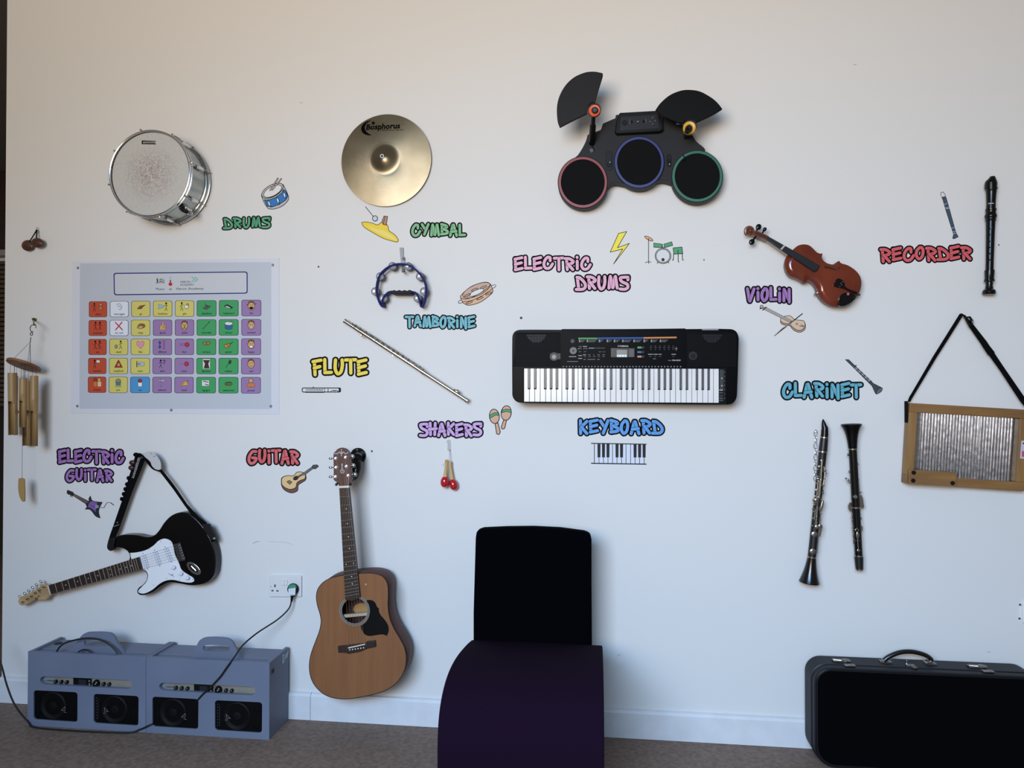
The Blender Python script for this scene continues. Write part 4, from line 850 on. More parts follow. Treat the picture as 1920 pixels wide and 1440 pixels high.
cx = sum(p_[0] for p_ in vb)/len(vb); cy = sum(p_[1] for p_ in vb)/len(vb)
m = M(); m.px(z([(cx+(x-cx)*.975, cy+(y-cy)*.975) for x, y in vb]), .018, .050, vs_); build('ribs', m, r)
def arched(m, outl, o0, o1, rise, wid, mat, side, step):
    """plate whose face swells with the distance from its edge"""
    n = len(outl); vs = [V(p_[:2]) for p_ in outl]
    def inside(x, y):
        c_ = False
        for i in range(n):
            (x1, y1), (x2, y2) = outl[i][:2], outl[i-1][:2]
            if (y1 > y) != (y2 > y) and x < (x2-x1)*(y-y1)/(y2-y1)+x1: c_ = not c_
        return c_
    def dist(x, y):
        d = 1e9
        for i in range(n):
            (x1, y1), (x2, y2) = outl[i-1][:2], outl[i][:2]; l = (x2-x1)**2+(y2-y1)**2 or 1
            t = max(0, min(1, ((x-x1)*(x2-x1)+(y-y1)*(y2-y1))/l)); d = min(d, math.hypot(x-x1-t*(x2-x1), y-y1-t*(y2-y1)))
        return d
    xs = [p_[0] for p_ in outl]; ys = [p_[1] for p_ in outl]; y = min(ys); r_ = 0
    while y < max(ys):
        x = min(xs)+(step/2 if r_ % 2 else 0)
        while x < max(xs):
            if inside(x, y) and dist(x, y) > step*.5: vs.append(V((x, y)))
            x += step
        y += step*.866; r_ += 1
    co, _, fc, *_ = geometry.delaunay_2d_cdt(vs, [(i, (i+1) % n) for i in range(n)], [], 1, 1e-4)
    P3 = []
    for p_ in co:
        d = dist(p_.x, p_.y); e = min(1, d/wid); P3.append(W(p_.x, p_.y, o1+rise*math.sin(PI/2*e)**1.3))
    m.add(P3, [list(f) for f in fc], mat)
    F = [W(p_[0], p_[1], o1) for p_ in outl]; m.add(F+[p_+V((0, o1-o0, 0)) for p_ in F], [[i, (i+1) % n, n+(i+1) % n, n+i] for i in range(n)], side)
m = M(); arched(m, z(vb), .050, .0535, .0115, 13, vw, vs_, 2.2)
top = build('belly', m, r, smooth=50)
m = M()
for L in ([(1030, 570), (1016, 580), (1030, 590), (1050, 582), (1085, 592), (1120, 604), (1150, 614), (1172, 604), (1166, 588)], [(962, 676), (944, 686), (948, 702), (962, 714), (990, 745), (1022, 775), (1046, 805), (1042, 828), (1024, 828)]):
    m.line(z(cr(L, 5, False)), 2.0, .0648, mt('f_hole', '160806', .8), taper=lambda t: .45+.75*math.sin(PI*t)); m.flat(z(ell(L[0][0], L[0][1]+3, 8, 8, 10)), .0648, MATS['f_hole']); m.flat(z(ell(L[-1][0], L[-1][1], 9, 9, 10)), .0648, MATS['f_hole'])
build('f_holes', m, top, smooth=0, solid=True)
m = M(); m.px(z([(408, 246), (386, 286), (640, 465), (700, 430)]), .035, .062, vw); build('neck', m, r, bevel=.004)
m = M(); m.px(z([(406, 246), (384, 286), (905, 634), (940, 615), (970, 562)]), .066, .074, mt('fingerboard_black', '17181b', .32)); fb = build('fingerboard', m, r, bevel=.003)
m = M(); m.px(z([(574, 344), (590, 352), (552, 395), (536, 385)]), .0735, .0745, mt('tape', 'b0aca0', .6)); build('finger_tape', m, fb)
m = M(); m.px(z([(240, 184), (300, 194), (412, 245), (388, 288), (300, 252), (236, 228)]), .024, .062, mt('scroll_brown', '5c2e16', .3))
m.px(z([(262, 202), (300, 208), (390, 250), (380, 266), (300, 234), (262, 220)]), .062, .063, vs_); build('pegbox', m, r, bevel=.003)
m = M(); a_ = []
for k in range(40):
    t = k/39; an = 2.2+t*4.2*PI/1.6; q = 44*(1-t)**.8+6; a_.append(P(207+q*math.cos(an), 190+q*math.sin(an), .045+.018*t))
m.tube(a_, [.0075*(1-.5*k/39) for k in range(40)], mt('scroll_brown', '5c2e16', .3), 8); m.ball(P(207, 190, .045), (.014, .016, .015), mt('scroll_brown', '5c2e16', .3)); build('scroll', m, r)
for c_, s_, q, ang in (((296, 157), (272, 200), .011, .5), ((362, 182), (340, 215), .0075, 1), ((234, 301), (275, 245), .011, .7)):
    m = M(); a, b = P(*c_, .05), P(*s_, .045); dd = (a-b).normalized(); m.tube([b, a], [.003, .0042], GLOSS, 10)
    m.ball(a+dd*.004, (q, .0045 if q > .01 else .006, q*1.15), GLOSS, 14, 8, Matrix.Rotation(-math.atan2(dd.x, dd.z)*-1, 3, 'Y'))
    if q < .01: m.tube([a, P(378, 158, .05)], .004, GLOSS, 8)
    build('peg', m, r)
m = M(); m.px(z(cr([(1150, 708), (1185, 705), (1225, 738), (1240, 790), (1300, 825), (1368, 850), (1366, 875), (1300, 850), (1225, 812), (1170, 800), (1113, 780), (1130, 745)], 4)), .066, .074, GLOSS); tp = build('tailpiece', m, r, bevel=.002)
for x, y in ((1190, 755), (1198, 770), (1178, 792), (1210, 740)): m = M(); m.ball(P(x, y, .075), .0016, STEEL, 8, 6); build('fine_tuner', m, tp)
m = M(); m.tube([P(1360, 862, .07), P(1385, 878, .05)], .002, BLK, 8); m.ball(P(1385, 878, .04), .005, BLK); build('end_button', m, r)
m = M(); cpts = cr([(1172, 965), (1178, 905), (1215, 865), (1260, 855), (1320, 872), (1345, 895), (1325, 940), (1260, 985), (1200, 1003), (1165, 993)], 5); cx, cy = 1255, 930; n = len(cpts); m.px(z(cpts), .055, .072, GLOSS)
vsx = []
for s_, o in ((1, .072), (.85, .0725), (.6, .069), (.3, .067), (.02, .0665)): vsx += [W(*z(cx+(x-cx)*s_, cy+(y-cy)*s_), o) for x, y in cpts]
m.add(vsx, [[k*n+i, k*n+(i+1) % n, (k+1)*n+(i+1) % n, (k+1)*n+i] for k in range(4) for i in range(n)], GLOSS); build('chin_rest', m, r)
m = M()
for k in range(5): a = k*2*PI/5; m.flat(z(ell(1268+9*math.cos(a), 871+9*math.sin(a), 8, 5, 8, a)), .076+.0001*k, mt('pink_petal', 'c06070', .5))
build('flower_sticker', m, tp, smooth=0, solid=True)
m = M(); m.box(P(1000, 680, .009), (.05, .018, .02), STEEL); build('wall_mount', m, r)
# ================================================================ bamboo wind chime
z = Zm(0, 580, 5.14); CH = .09
P = lambda x, y, o=CH: W(*z(x, y), o)
r = thing('wall_hook', 'small brass hook holding up the wind chime', 'hook', P(325, 105, 0))
br = mt('old_brass', '7d6c48', .35, .9)
m = M(); m.disc(*z(328, 100), 3.6, 0, .004, br, n=16); m.tube([P(328, 100, .004), P(328, 112, .03), P(325, 130, CH-.004), P(328, 153, CH), P(340, 146, CH+.006)], .0028, br, 8); build('bracket', m, r)
m = M()
for x, y in ((315, 92), (342, 95)): m.ball(P(x, y, .006), (.0045, .004, .0045), br)
build('screw', m, r)
r = thing('wind_chime', 'bamboo wind chime hanging at the left edge below the castanets', 'wind chime', P(230, 540))
bam = mt('bamboo', 'a98a5c', .45, tex=1, ns=10, scale=(3, 3, .25), c2='8a6d42', p0=.3, p1=.75); bamin = mt('bamboo_cut', 'b78f60', .6)
wire = mt('hook_wire', '2c2c2e', .35, .8); cord = mt('dark_cord', '2b2520', .8)
m = M(); hk = cr([(347, 182), (346, 160), (332, 150), (308, 152), (290, 180), (297, 208), (314, 228), (312, 246), (300, 250), (290, 240), (303, 222), (318, 212)], 5, False)
m.tube([P(*q) for q in hk], .0016, wire, 8); build('s_hook', m, r)
m = M(); m.ball(P(298, 266), .003, mt('clear_bead', 'c9ccce', .2)); m.tube([P(297, 262), P(292, 320)], .0016, cord, 6); build('knot', m, r)
c = P(230, 538); Rw = 149/5.14*S(45, 685, CH)
ax = V((.15, .40, 1)).normalized()           # the plate hangs tilted towards the room and down to the right
m = M(); m.lathe(c-ax*.006, c+ax*.006, [(0, Rw*.96), (.15, Rw), (.85, Rw), (1, Rw*.97)], mt('plate_wood', '8a5f42', .5, tex=1, ns=12, scale=(1, 1, 9), c2='5d3c28'), 40); plate = build('top_plate', m, r)
m = M()
for x in (160, 228, 262, 330): dx = P(x, 500).x-c.x; dy = -.025 if x in (160, 330) else .02; m.tube([P(291, 315), V((c.x+dx, c.y+dy, c.z+.005-(ax.x*dx+ax.y*dy)/ax.z))], .0007, cord, 5)
build('suspension_cord', m, r)
def on_plate(px_, dy):                          # point on the plate's underside seen at this pixel column
    w = P(px_, 538+(px_-230)*.22, CH+dy); return w
def tube_b(x0, y0, x1, y1, rp, o, cut, name='chime_tube', node=None):
    A, B_ = P(x0, y0, o), P(x1, y1, o); q = rp/5.14*S(40, 720, o); n = 18; d = B_-A; m = M()
    seg = [0, .01, (node or .4)-.006, node or .4, (node or .4)+.006, cut, cut+.02, cut+.05, 1]; vs = []; fs = []
    for i, t in enumerate(seg):
        rr = q*(1.04 if t == (node or .4) else 1.0)
        for k in range(n):
            a = PI*2*k/n; y = math.sin(a)*rr      # front is -y
            full = 1.0
            if t > cut: y = max(y*-1, -rr*(.25 if t < cut+.03 else -.05))*-1 if False else y
            vs.append(A+d*t+V((math.cos(a)*rr, math.sin(a)*rr, 0)))
    # front quarter left out below the cut: the tube is scooped open towards the room
    for i in range(len(seg)-1):
        for k in range(n):
            am = 2*PI*(k+.5)/n; front = math.sin(am) < -.55 if seg[i] >= cut+.019 else (math.sin(am) < -.85 if seg[i] >= cut else False)
            if front: continue
            fs.append([i*n+k, i*n+(k+1) % n, (i+1)*n+(k+1) % n, (i+1)*n+k])
    fs.append(list(range(n))[::-1]); m.add(vs, fs, bam)
    o_ = build(name, m, r); s = o_.modifiers.new('wall', 'SOLIDIFY'); s.thickness = .0022; s.offset = -1
    m = M()
    for e in (-.6, .6): top = A+V((e*q, 0, 0)); m.tube([top+V((0, 0, -.004)), V((top.x, top.y, c.z+(c.x-top.x)*.2-.006-.3*(c.y-top.y)*-1))], .0006, cord, 5)
    build('tube_cord', m, o_)
tube_b(258, 690, 252, 1315, 31, CH-.045, .5); tube_b(148, 640, 140, 1200, 22, CH-.04, .5)
tube_b(120, 612, 126, 1212, 39, CH+.025, .46, node=.455); tube_b(330, 640, 325, 1318, 34, CH+.015, .5, node=.34); tube_b(222, 663, 219, 1136, 31, CH+.055, .46, node=.33)
m = M(); m.lathe(P(222, 975, CH+.006), P(222, 1000, CH+.006), [(0, .95*Rw*.42), (.1, Rw*.42), (.9, Rw*.42), (1, Rw*.4)], mt('striker_wood', '7a452c', .5), 28); build('striker', m, r)
m = M(); m.tube([c, P(215, 1300, CH), W(41.5, 896, CH)], .0007, cord, 5); build('pull_cord', m, r)
m = M(); zz = Zm(0, 400, 2.571); m.px(zz(cr([(88, 1280, 1), (98, 1276), (112, 1280), (115, 1290), (116, 1388), (108, 1390), (95, 1370), (87, 1330)], 4)), CH-.004, CH+.004, mt('sail_wood', 'a5834f', .5)); build('sail', m, r, bevel=.001)
# ================================================================ castanets
z = Zm(0, 0, 3); P = lambda x, y, o=.02: W(*z(x, y), o)
r = thing('wall_hook', 'small clear stick-on hook above the castanets', 'hook', P(207, 1286, 0))
m = M(); m.px(z(rrect(200, 1276, 218, 1300, 8)), 0, .003, mt('clear_plastic', 'd6d4d2', .15, alpha=.6)); m.tube([P(208, 1290, .003), P(208, 1300, .012), P(208, 1294, .016)], .002, mt('clear_plastic', 'd6d4d2'), 6); build('hook_tab', m, r)
r = thing('castanets', 'pair of brown wooden castanets on a black cord at upper left', 'castanets', P(183, 1375))
cw = mt('castanet_wood', '5c3c2a', .35, tex=1, ns=14, c2='3f2518', scale=(1, 1, 3))
for x, y, rx, ry, o, a in ((157, 1381, 38, 31, .016, .1), (210, 1366, 38, 27, .03, .15)):
    m = M(); k = S(60, 456, .02)/3; m.ball(P(x, y, o), (rx*k, .011, ry*k), cw, 24, 14, Matrix.Rotation(a, 3, 'Y')); sh = build('shell', m, r)
    m = M(); m.tube([P(x+rx*.5*math.cos(t), y-2+ry*.5*math.sin(t), o+.0108) for t in [i*.35 for i in range(18)]], .0007, mt('castanet_groove', '2a170e', .6), 5, closed=True); build('groove', m, sh)
m = M()
for L in ([(207, 1292), (190, 1322), (172, 1350), (165, 1358)], [(207, 1292), (205, 1318), (208, 1342), (210, 1350)]): m.tube([P(*q, .018+.003*i) for i, q in enumerate(L)], .0026, BLKM, 8)
build('cord', m, r)
# ================================================================ electric guitar with strap
z = Zm(0, 820, 4); P = lambda x, y, o=.055: W(*z(x, y), o); OF = .058
r = thing('electric_guitar', 'black electric guitar with white pickguard hung by a strap at lower left', 'electric guitar', P(1230, 900))
body = cr([(965, 925, 1), (972, 895), (955, 855), (915, 832), (870, 828), (838, 838), (812, 835), (806, 805), (830, 768), (870, 745), (930, 732), (1020, 734), (1095, 748), (1150, 738), (1190, 700), (1230, 640), (1280, 590), (1340, 565), (1405, 568), (1465, 608), (1520, 668), (1565, 740), (1595, 810), (1613, 890), (1613, 975), (1598, 1040), (1560, 1082), (1500, 1105), (1420, 1110), (1340, 1096), (1265, 1090), (1205, 1118), (1150, 1158), (1085, 1183), (1045, 1182), (1026, 1160), (1036, 1132), (1070, 1105), (1096, 1072), (1102, 1035), (1085, 1003), (1058, 988, 1)], 5)
m = M(); m.px(z(body), .012, OF, GLOSS); build('body', m, r, bevel=.006, seg=3)
pg = cr([(973, 868, 1), (1030, 862), (1095, 845), (1150, 812), (1190, 775), (1235, 760), (1280, 778), (1298, 815), (1312, 880), (1340, 940), (1362, 995), (1410, 1030), (1448, 1055), (1455, 1078), (1430, 1090), (1370, 1085), (1300, 1070), (1245, 1075), (1195, 1100), (1140, 1145), (1080, 1172), (1042, 1166), (1036, 1152), (1062, 1122), (1096, 1085), (1110, 1040), (1096, 1003), (1065, 985, 1), (1040, 900, 1), (985, 915, 1)], 5)
m = M(); m.px(z(pg), OF, OF+.0025, mt('pickguard_white', 'e6e7ea', .25, coat=.3)); guard = build('pickguard', m, r, bevel=.0006)
for p0, p1 in (((1072, 872), (1106, 987)), ((1158, 846), (1198, 962)), ((1238, 822), (1285, 934))):
    m = M(); dx, dz = p1[0]-p0[0], p1[1]-p0[1]; L = math.hypot(dx, dz); ux, uy = dx/L, dz/L; nx, ny = -uy, ux
    cap = [(p0[0]+ux*8+ux*(L-16)*t+nx*s_*15, p0[1]+uy*8+uy*(L-16)*t+ny*s_*15) for t, s_ in ((0, 1), (1, 1), (1, -1), (0, -1))]
    m.px(z(cap), OF+.0025, OF+.006, mt('pickup_white', 'dcdfe6', .3))
    for i in range(6): t = .16+.136*i; m.disc(*z(p0[0]+dx*t, p0[1]+dz*t), .75, OF+.006, OF+.0075, mt('pole_piece', '6a74a0', .3, .6), n=10)
    m.line(z([(cap[0][0], cap[0][1]), (cap[1][0], cap[1][1])]), .4, OF+.0062, mt('pickup_line', '8088a8', .5)); m.line(z([(cap[2][0], cap[2][1]), (cap[3][0], cap[3][1])]), .4, OF+.0062, MATS['pickup_line']); build('pickup', m, r, smooth=0)
    for q in (p0, p1): m = M(); m.disc(*z(*q), .9, OF+.0025, OF+.004, mt('screw_blue', '555c80', .4, .5), n=10); build('pickup_screw', m, guard)
for x, y in ((1205, 782), (1118, 838), (1280, 792), (980, 880), (1338, 935), (1248, 1058), (1346, 1070), (1445, 1066), (1152, 1108), (1048, 1156), (1085, 988)): m = M(); m.disc(*z(x, y), .7, OF+.0025, OF+.0035, STEEL, n=10); build('guard_screw', m, guard)
for x, y in ((1300, 975), (1355, 1021), (1404, 1054)):
    m = M(); m.lathe(P(x, y, OF+.0025), P(x, y, OF+.016), [(0, .0115), (.3, .011), (.35, .0085), (1, .0075)], mt('knob_white', 'd6d8e2', .3), 20); build('knob', m, guard)
m = M(); m.line(z([(1262, 1022), (1305, 1044)]), .8, OF+.0027, mt('slot_dark', '444860', .5)); m.tube([P(1282, 1034, OF+.002), P(1290, 1026, OF+.012)], .002, mt('knob_white', 'd6d8e2'), 8); build('pickup_switch', m, guard)
m = M(); m.px(z([(1300, 802), (1348, 790), (1390, 912), (1388, 925), (1345, 930), (1340, 938)]), OF, OF+.008, mt('bridge_steel', '5c5c5e', .35, .9)); brg = build('bridge', m, r, bevel=.001)
for i in range(6): t = (i+.5)/6; m = M(); m.px(z([(1322+36*t-8+14, 800+118*t-4), (1342+36*t+6, 796+118*t-4), (1345+36*t+6, 802+118*t+3), (1325+36*t+6, 806+118*t+3)]), OF+.008, OF+.0115, STEEL); build('saddle', m, brg, bevel=.0006)
m = M(); m.px(z(ell(1452, 984, 64, 32, 32, .72)), OF, OF+.003, CHROME); jp = build('jack_plate', m, r, bevel=.0015)
m = M(); m.px(z(ell(1450, 982, 44, 18, 24, .72)), OF+.003, OF+.0034, mt('jack_dish', '3c3c3e', .3, .8)); m.tube([P(1436, 966, OF+.004), P(1470, 1000, OF+.004)], .003, CHROME, 8); build('jack_socket', m, jp)
q = quad(*z([(358, 1112), (1042, 897), (1066, 988), (377, 1178)]))
rw = mt('rosewood', '24140f', .45, tex=1, ns=16, scale=(.4, 1, 3), c2='301c15')
m = M(); m.px([q(0, .02), q(.9, .02), q(.9, .98), q(0, .98)], .03, OF+.006, mt('maple_neck', 'b99468', .35)); build('neck', m, r, bevel=.006)
m = M(); m.px([q(0, 0), q(1, 0), q(1, 1), q(0, 1)], OF+.006, OF+.011, rw); fb = build('fingerboard', m, r, bevel=.001)
SCL = 1.37
def fr(n): return SCL*(1-2**(-n/12))
for n in range(1, 22):
    u = fr(n)
    if u > 1: break
    m = M(); m.tube([W(*q(u, .01), OF+.0113), W(*q(u, .99), OF+.0113)], .0007, mt('fret_wire', 'a8a49a', .4, .7), 6); build('fret', m, fb)
m = M(); m.px([q(-.006, 0), q(.004, 0), q(.004, 1), q(-.006, 1)], OF+.006, OF+.0135, mt('nut_bone', 'dcd6c6', .4)); build('nut', m, fb)
for n in (3, 5, 7, 9, 12, 15, 17, 19):
    u = (fr(n)+fr(n-1))/2
    for v in ((.5,) if n != 12 else (.25, .75)): m = M(); m.disc(*q(u, v), 1.05, OF+.011, OF+.0114, mt('inlay', 'b9b3a4', .4), n=12); build('inlay', m, fb)
hs = cr([(366, 1106, 1), (384, 1180, 1), (362, 1195), (345, 1218), (300, 1222), (245, 1225), (208, 1247), (165, 1262), (142, 1250), (136, 1222), (160, 1198), (230, 1165), (290, 1128), (322, 1100), (348, 1112)], 5)
m = M(); m.px(z(hs), .03, OF-.008, mt('maple_head', 'c0a076', .35, tex=1, ns=8, scale=(1, 1, 5), c2='a88658')); head = build('headstock', m, r, bevel=.003)
PO = [(163, 1238), (198, 1214), (228, 1193), (257, 1170), (287, 1149), (320, 1124)]
for i, (x, y) in enumerate(PO):
    m = M(); m.disc(*z(x, y), 1.6, OF-.008, OF+.004, STEEL, n=12); tn = build('tuning_post', m, head)
    bx, by = x-12+i*0, y-40; m = M(); m.tube([P(x-4, y-14, .036), P(bx, by, .036)], .002, STEEL, 8); m.ball(P(bx, by-4, .036), (.0085, .006, .0055), CHROME, 12, 8, Matrix.Rotation(.6, 3, 'Y')); build('tuning_button', m, tn)
m = M(); m.line(z([(262, 1205), (275, 1218), (290, 1188), (300, 1196)]), 1, OF-.0075, mt('logo_dark', '3a2a22', .6)); m.line(z(ell(272, 1212, 9, 8, 10)), .8, OF-.0075, MATS['logo_dark'], closed=True); m.line(z([(285, 1150), (308, 1168)]), .8, OF-.0075, MATS['logo_dark']); build('logo', m, head, smooth=0, solid=True)
stg = mt('string_steel', 'b8b8b4', .3, .9)
for i in range(6):
    v = .12+.152*i; e = (1326+6.6*i, 806+20*i); m = M(); x, y = PO[5-i] if False else PO[i]
    m.tube([W(*z(PO[5-i][0], PO[5-i][1]), OF-.002), W(*q(0, v), OF+.0142), W(*z(*e), OF+.013)], .00042, stg, 5); build('string', m, r)
# strap
r = thing('guitar_strap', 'black strap folded over a hook and holding the electric guitar', 'strap', P(1200, 400))
web = mt('strap_webbing', '070709', .85, spec=.1, tex=1, ns=150, bump=.2, bd=.0008)
m = M(); m.px(z(cr([(1012, 140, 1), (1040, 118), (1070, 135), (1086, 168, 1), (985, 420, 1), (890, 690, 1), (862, 755), (845, 845, 1), (825, 853), (802, 828), (814, 765), (848, 665), (912, 480, 1)], 3)), .036, .040, web); lf = build('webbing', m, r, bevel=.001)
m = M(); m.px(z(cr([(1055, 130, 1), (1085, 172, 1), (1140, 238), (1200, 262, 1), (1300, 392, 1), (1382, 510, 1), (1440, 590), (1520, 715), (1590, 788, 1), (1616, 778, 1), (1606, 730), (1560, 655), (1490, 600, 1), (1400, 500, 1), (1300, 355), (1205, 235, 1), (1120, 160)], 3)), .050, .054, web); build('webbing', m, r, bevel=.001)
m = M(); m.px(z([(1510, 650), (1570, 650), (1612, 735), (1616, 772), (1585, 775), (1530, 700)]), .054, .063, mt('leather_black', '0d0d0f', .5, spec=.3)); m.tube([P(1602, 762, .05), P(1606, 758, .074)], .005, CHROME, 12); build('strap_end', m, r, bevel=.002)
m = M(); m.px(z([(820, 760), (862, 755), (846, 848), (825, 854), (803, 830)]), .040, .066, mt('leather_black', '0d0d0f', .5, spec=.3)); build('strap_end', m, r, bevel=.002)
for k, (x, y, a, b) in enumerate(((992, 190, 26, 18), (985, 228, 24, 18), (1020, 130, 22, 15))): m = M(); m.ball(P(x, y, .045), (a/4*.0023, .008, b/4*.0026), mt('brown_leather', '3a1f16', .4) if k < 2 else web, 14, 8); build('strap_fold', m, r)
for k, (x, y) in enumerate(((962, 305), (950, 352), (938, 388), (926, 425), (912, 462))): m = M(); m.ball(P(x, y, .042), (13/4*.0023, .006, 15/4*.0025), web, 12, 8); build('strap_fold', m, r)
zz = Zm(100, 830, 8.727)
m = M(); wt = mt('strap_print', 'b8b8bc', .6)
for i in range(15):
    t = i/14; x = 1400-95*t; y = 250+315*t; w = 14+12*math.sin(i*1.9)+(18 if 4 < i < 9 else 0)
    m.line(zz([(x-w*.9, y+6*math.cos(i)), (x+w*.6, y-8*math.cos(i*2))]), .55, .0403, wt); m.line(zz([(x-w*.4, y+14), (x+w*.5, y-6)]), .4, .0403, wt)
m.line(zz([(1425, 240), (1312, 585)]), .5, .0403, wt); m.line(zz([(1390, 250), (1296, 560)]), .4, .0403, wt)
m.line(zz([(985, 1372), (1075, 1340)]), .6, .0403, wt); m.line(zz([(1035, 1310), (1060, 1300)]), .7, .0403, wt); build('strap_print', m, lf, smooth=0, solid=True)
m = M(); m.px(z(cr([(1072, 128, 1), (1088, 113), (1128, 106), (1162, 125), (1190, 160), (1204, 195), (1206, 240, 1), (1185, 246), (1160, 238, 1), (1138, 215), (1126, 185), (1098, 158), (1085, 148)], 4)), .054, .0585, mt('white_patch', 'bdbdbc', .6)); pt = build('white_pad', m, r, bevel=.0015)
m = M()
for L in ([(1130, 120), (1140, 126)], [(1150, 140), (1158, 148)], [(1162, 135), (1168, 143)], [(1184, 162), (1186, 168)]): m.line(z(L), .8, .0588, BLKM)
build('pad_marks', m, pt, smooth=0, solid=True)
r = thing('wall_hook', 'dark hook hidden under the folded guitar strap', 'hook', P(1065, 150, .02))
m = M(); m.tube([P(1068, 150, .0), P(1066, 158, .03), P(1064, 152, .06)], .005, BLK, 8); build('peg', m, r)
# ================================================================ acoustic guitar and hanger
zb = Zm(480, 1020, 4.5); zc = Zm(440, 820, 4.8); OF = .145
Pb = lambda x, y, o=OF: W(*zb(x, y), o); Pc = lambda x, y, o=OF: W(*zc(x, y), o)
r = thing('acoustic_guitar', 'full size natural wood acoustic guitar hanging above the floor', 'acoustic guitar', Pb(850, 700))
ab = cr([(760, 262), (690, 272), (620, 292), (560, 330), (520, 385), (509, 450), (520, 525), (540, 590), (549, 655), (536, 730), (505, 815), (475, 895), (456, 965), (450, 1045), (464, 1130), (505, 1205), (575, 1268), (660, 1300), (770, 1307), (890, 1290), (1000, 1266), (1110, 1226), (1200, 1155), (1252, 1065), (1268, 970), (1254, 880), (1215, 800), (1165, 715), (1128, 625), (1113, 520), (1115, 420), (1108, 335), (1075, 280), (1020, 254), (950, 246), (860, 250)], 4)
spruce = mt('spruce_top', '7a4e2e', .4, tex=1, ns=5, nd=7, scale=(7, 1, .5), rot=(0, -.12, 0), c2='8c5c36', p0=.25, p1=.75, coat=.25)
mah = mt('mahogany_side', '4c3633', .4, spec=.3, tex=1, ns=8, c2='5a403b'); bind = mt('binding_black', '1b1413', .4)
hole = zb(ell(832, 562, 107, 108, 40, 0)); n = len(ab)
m = M(); m.px(zb(ab), OF-.004, OF, spruce, side=bind, holes=[hole], back=True); top = build('soundboard', m, r)
m = M(); m.line(zb(ab), 1.3, OF+.0002, bind, closed=True); build('binding', m, top, smooth=0, solid=True)
m = M(); o1 = [W(x, y, OF-.004) for x, y in zb(ab)]; ib = [p_+V((0, .10, 0)) for p_ in o1]
m.add(o1+ib, [[i, (i+1) % n, n+(i+1) % n, n+i] for i in range(n)], mah); m.add(ib, [list(range(n))], mah); bk = build('back_and_sides', m, r)
s_ = bk.modifiers.new('wall', 'SOLIDIFY'); s_.thickness = .003; s_.offset = -1
m = M(); m.px(zb(ell(832, 562, 130, 130, 48)), OF, OF+.0006, mt('rosette_grey', '6b6560', .5), holes=[hole]); rz = build('rosette', m, top, smooth=0)
m = M()
for q_, c_ in ((127, 'a39a8a'), (118, '4d4642'), (112, 'a39a8a')): m.line(zb(ell(832, 562, q_, q_*1.0, 48)), .4, OF+.0008, mt('rosette_'+c_, c_, .5), closed=True)
build('rosette_lines', m, rz, smooth=0, solid=True)
m = M(); m.box(Pb(830, 598, OF-.02), (.26, .012, .012), mt('brace_wood', 'b9a58c', .6), Matrix.Rotation(-.13, 3, 'Y')); build('brace', m, r)
m = M(); m.px(zb(ell(890, 545, 70, 48, 20, -.1)), OF-.1025, OF-.1, mt('maker_label', 'b98a50', .6)); build('maker_label', m, r)
m = M(); m.px(zb(cr([(932, 478), (955, 472), (985, 478), (1008, 500), (1020, 528), (1036, 545), (1038, 570), (1055, 605), (1090, 645), (1115, 690), (1119, 735), (1104, 776, 1), (1068, 763), (1010, 770), (950, 776), (915, 760), (893, 725), (884, 690, 1), (920, 665), (950, 620), (960, 560), (950, 510)], 4)), OF, OF+.0008, GLOSS); build('pickguard', m, top, smooth=0)
m = M(); m.px(zb([(689, 864), (775, 854), (920, 838), (935, 824), (1007, 814), (1011, 868), (935, 885), (875, 910), (780, 928), (745, 918), (693, 919)]), OF, OF+.008, rw); brg = build('bridge', m, r, bevel=.002)
m = M(); m.px(zb([(775, 874), (920, 842), (922, 850), (777, 883)]), OF+.008, OF+.0115, mt('nut_bone', 'dcd6c6')); build('saddle', m, brg, bevel=.0006)
for i in range(6): m = M(); m.ball(Pb(792+23.2*i, 893-3.4*i, OF+.009), (.003, .0025, .003), mt('nut_bone', 'dcd6c6'), 10, 6); build('bridge_pin', m, brg)
m = M(); m.disc(*zb(927, 341), 1.6, OF, OF+.002, mt('sticker_pale', 'c8a070', .4), n=12); build('strap_dot', m, top)
N0, N1 = zc(940, 457), zc(1028, 453); E0, E1 = zb(752, 474), zb(877, 449)
ON = OF+.012
q = quad(N0, N1, E1, E0)
m = M(); m.px([q(.04, -.02), q(.96, -.02), q(.96, .78), q(.04, .78)], OF-.02, OF+.004, mah); build('neck', m, r, bevel=.005)
m = M(); m.px([q(0, 0), q(1, 0), q(1, 1), q(.5, 1.02), q(0, 1)], OF+.004, ON, rw); fb = build('fingerboard', m, r, bevel=.001)
LS = (1212-915)/(zb(752, 474)[1]-915)
for n_ in range(1, 21):
    u = LS*(1-2**(-n_/12))
    if u > .99: break
    m = M(); m.tube([W(*q(.01, u), ON+.0003), W(*q(.99, u), ON+.0003)], .0008, MATS['fret_wire'], 6); build('fret', m, fb)
m = M(); m.px([q(0, -.018), q(1, -.018), q(1, 0), q(0, 0)], OF+.004, ON+.003, mt('nut_bone', 'dcd6c6')); build('nut', m, fb)
for n_ in (3, 5, 7, 9, 12, 15, 17):
    u = LS*(1-2**(-(n_-.5)/12))
    for v in ((.56,) if n_ != 12 else (.22, .78)): m = M(); m.disc(*q(v, u), 1.0, ON, ON+.0004, mt('inlay_pearl', 'd8d6d0', .3), n=12); build('inlay', m, fb)
hs = cr([(940, 452, 1), (932, 415), (908, 398), (889, 382, 1), (890, 280), (887, 165, 1), (893, 140), (910, 122), (922, 108), (950, 95), (975, 95), (1003, 105), (1022, 122), (1034, 140, 1), (1038, 210), (1048, 290), (1058, 375, 1), (1042, 400), (1032, 425), (1028, 452, 1)], 4)
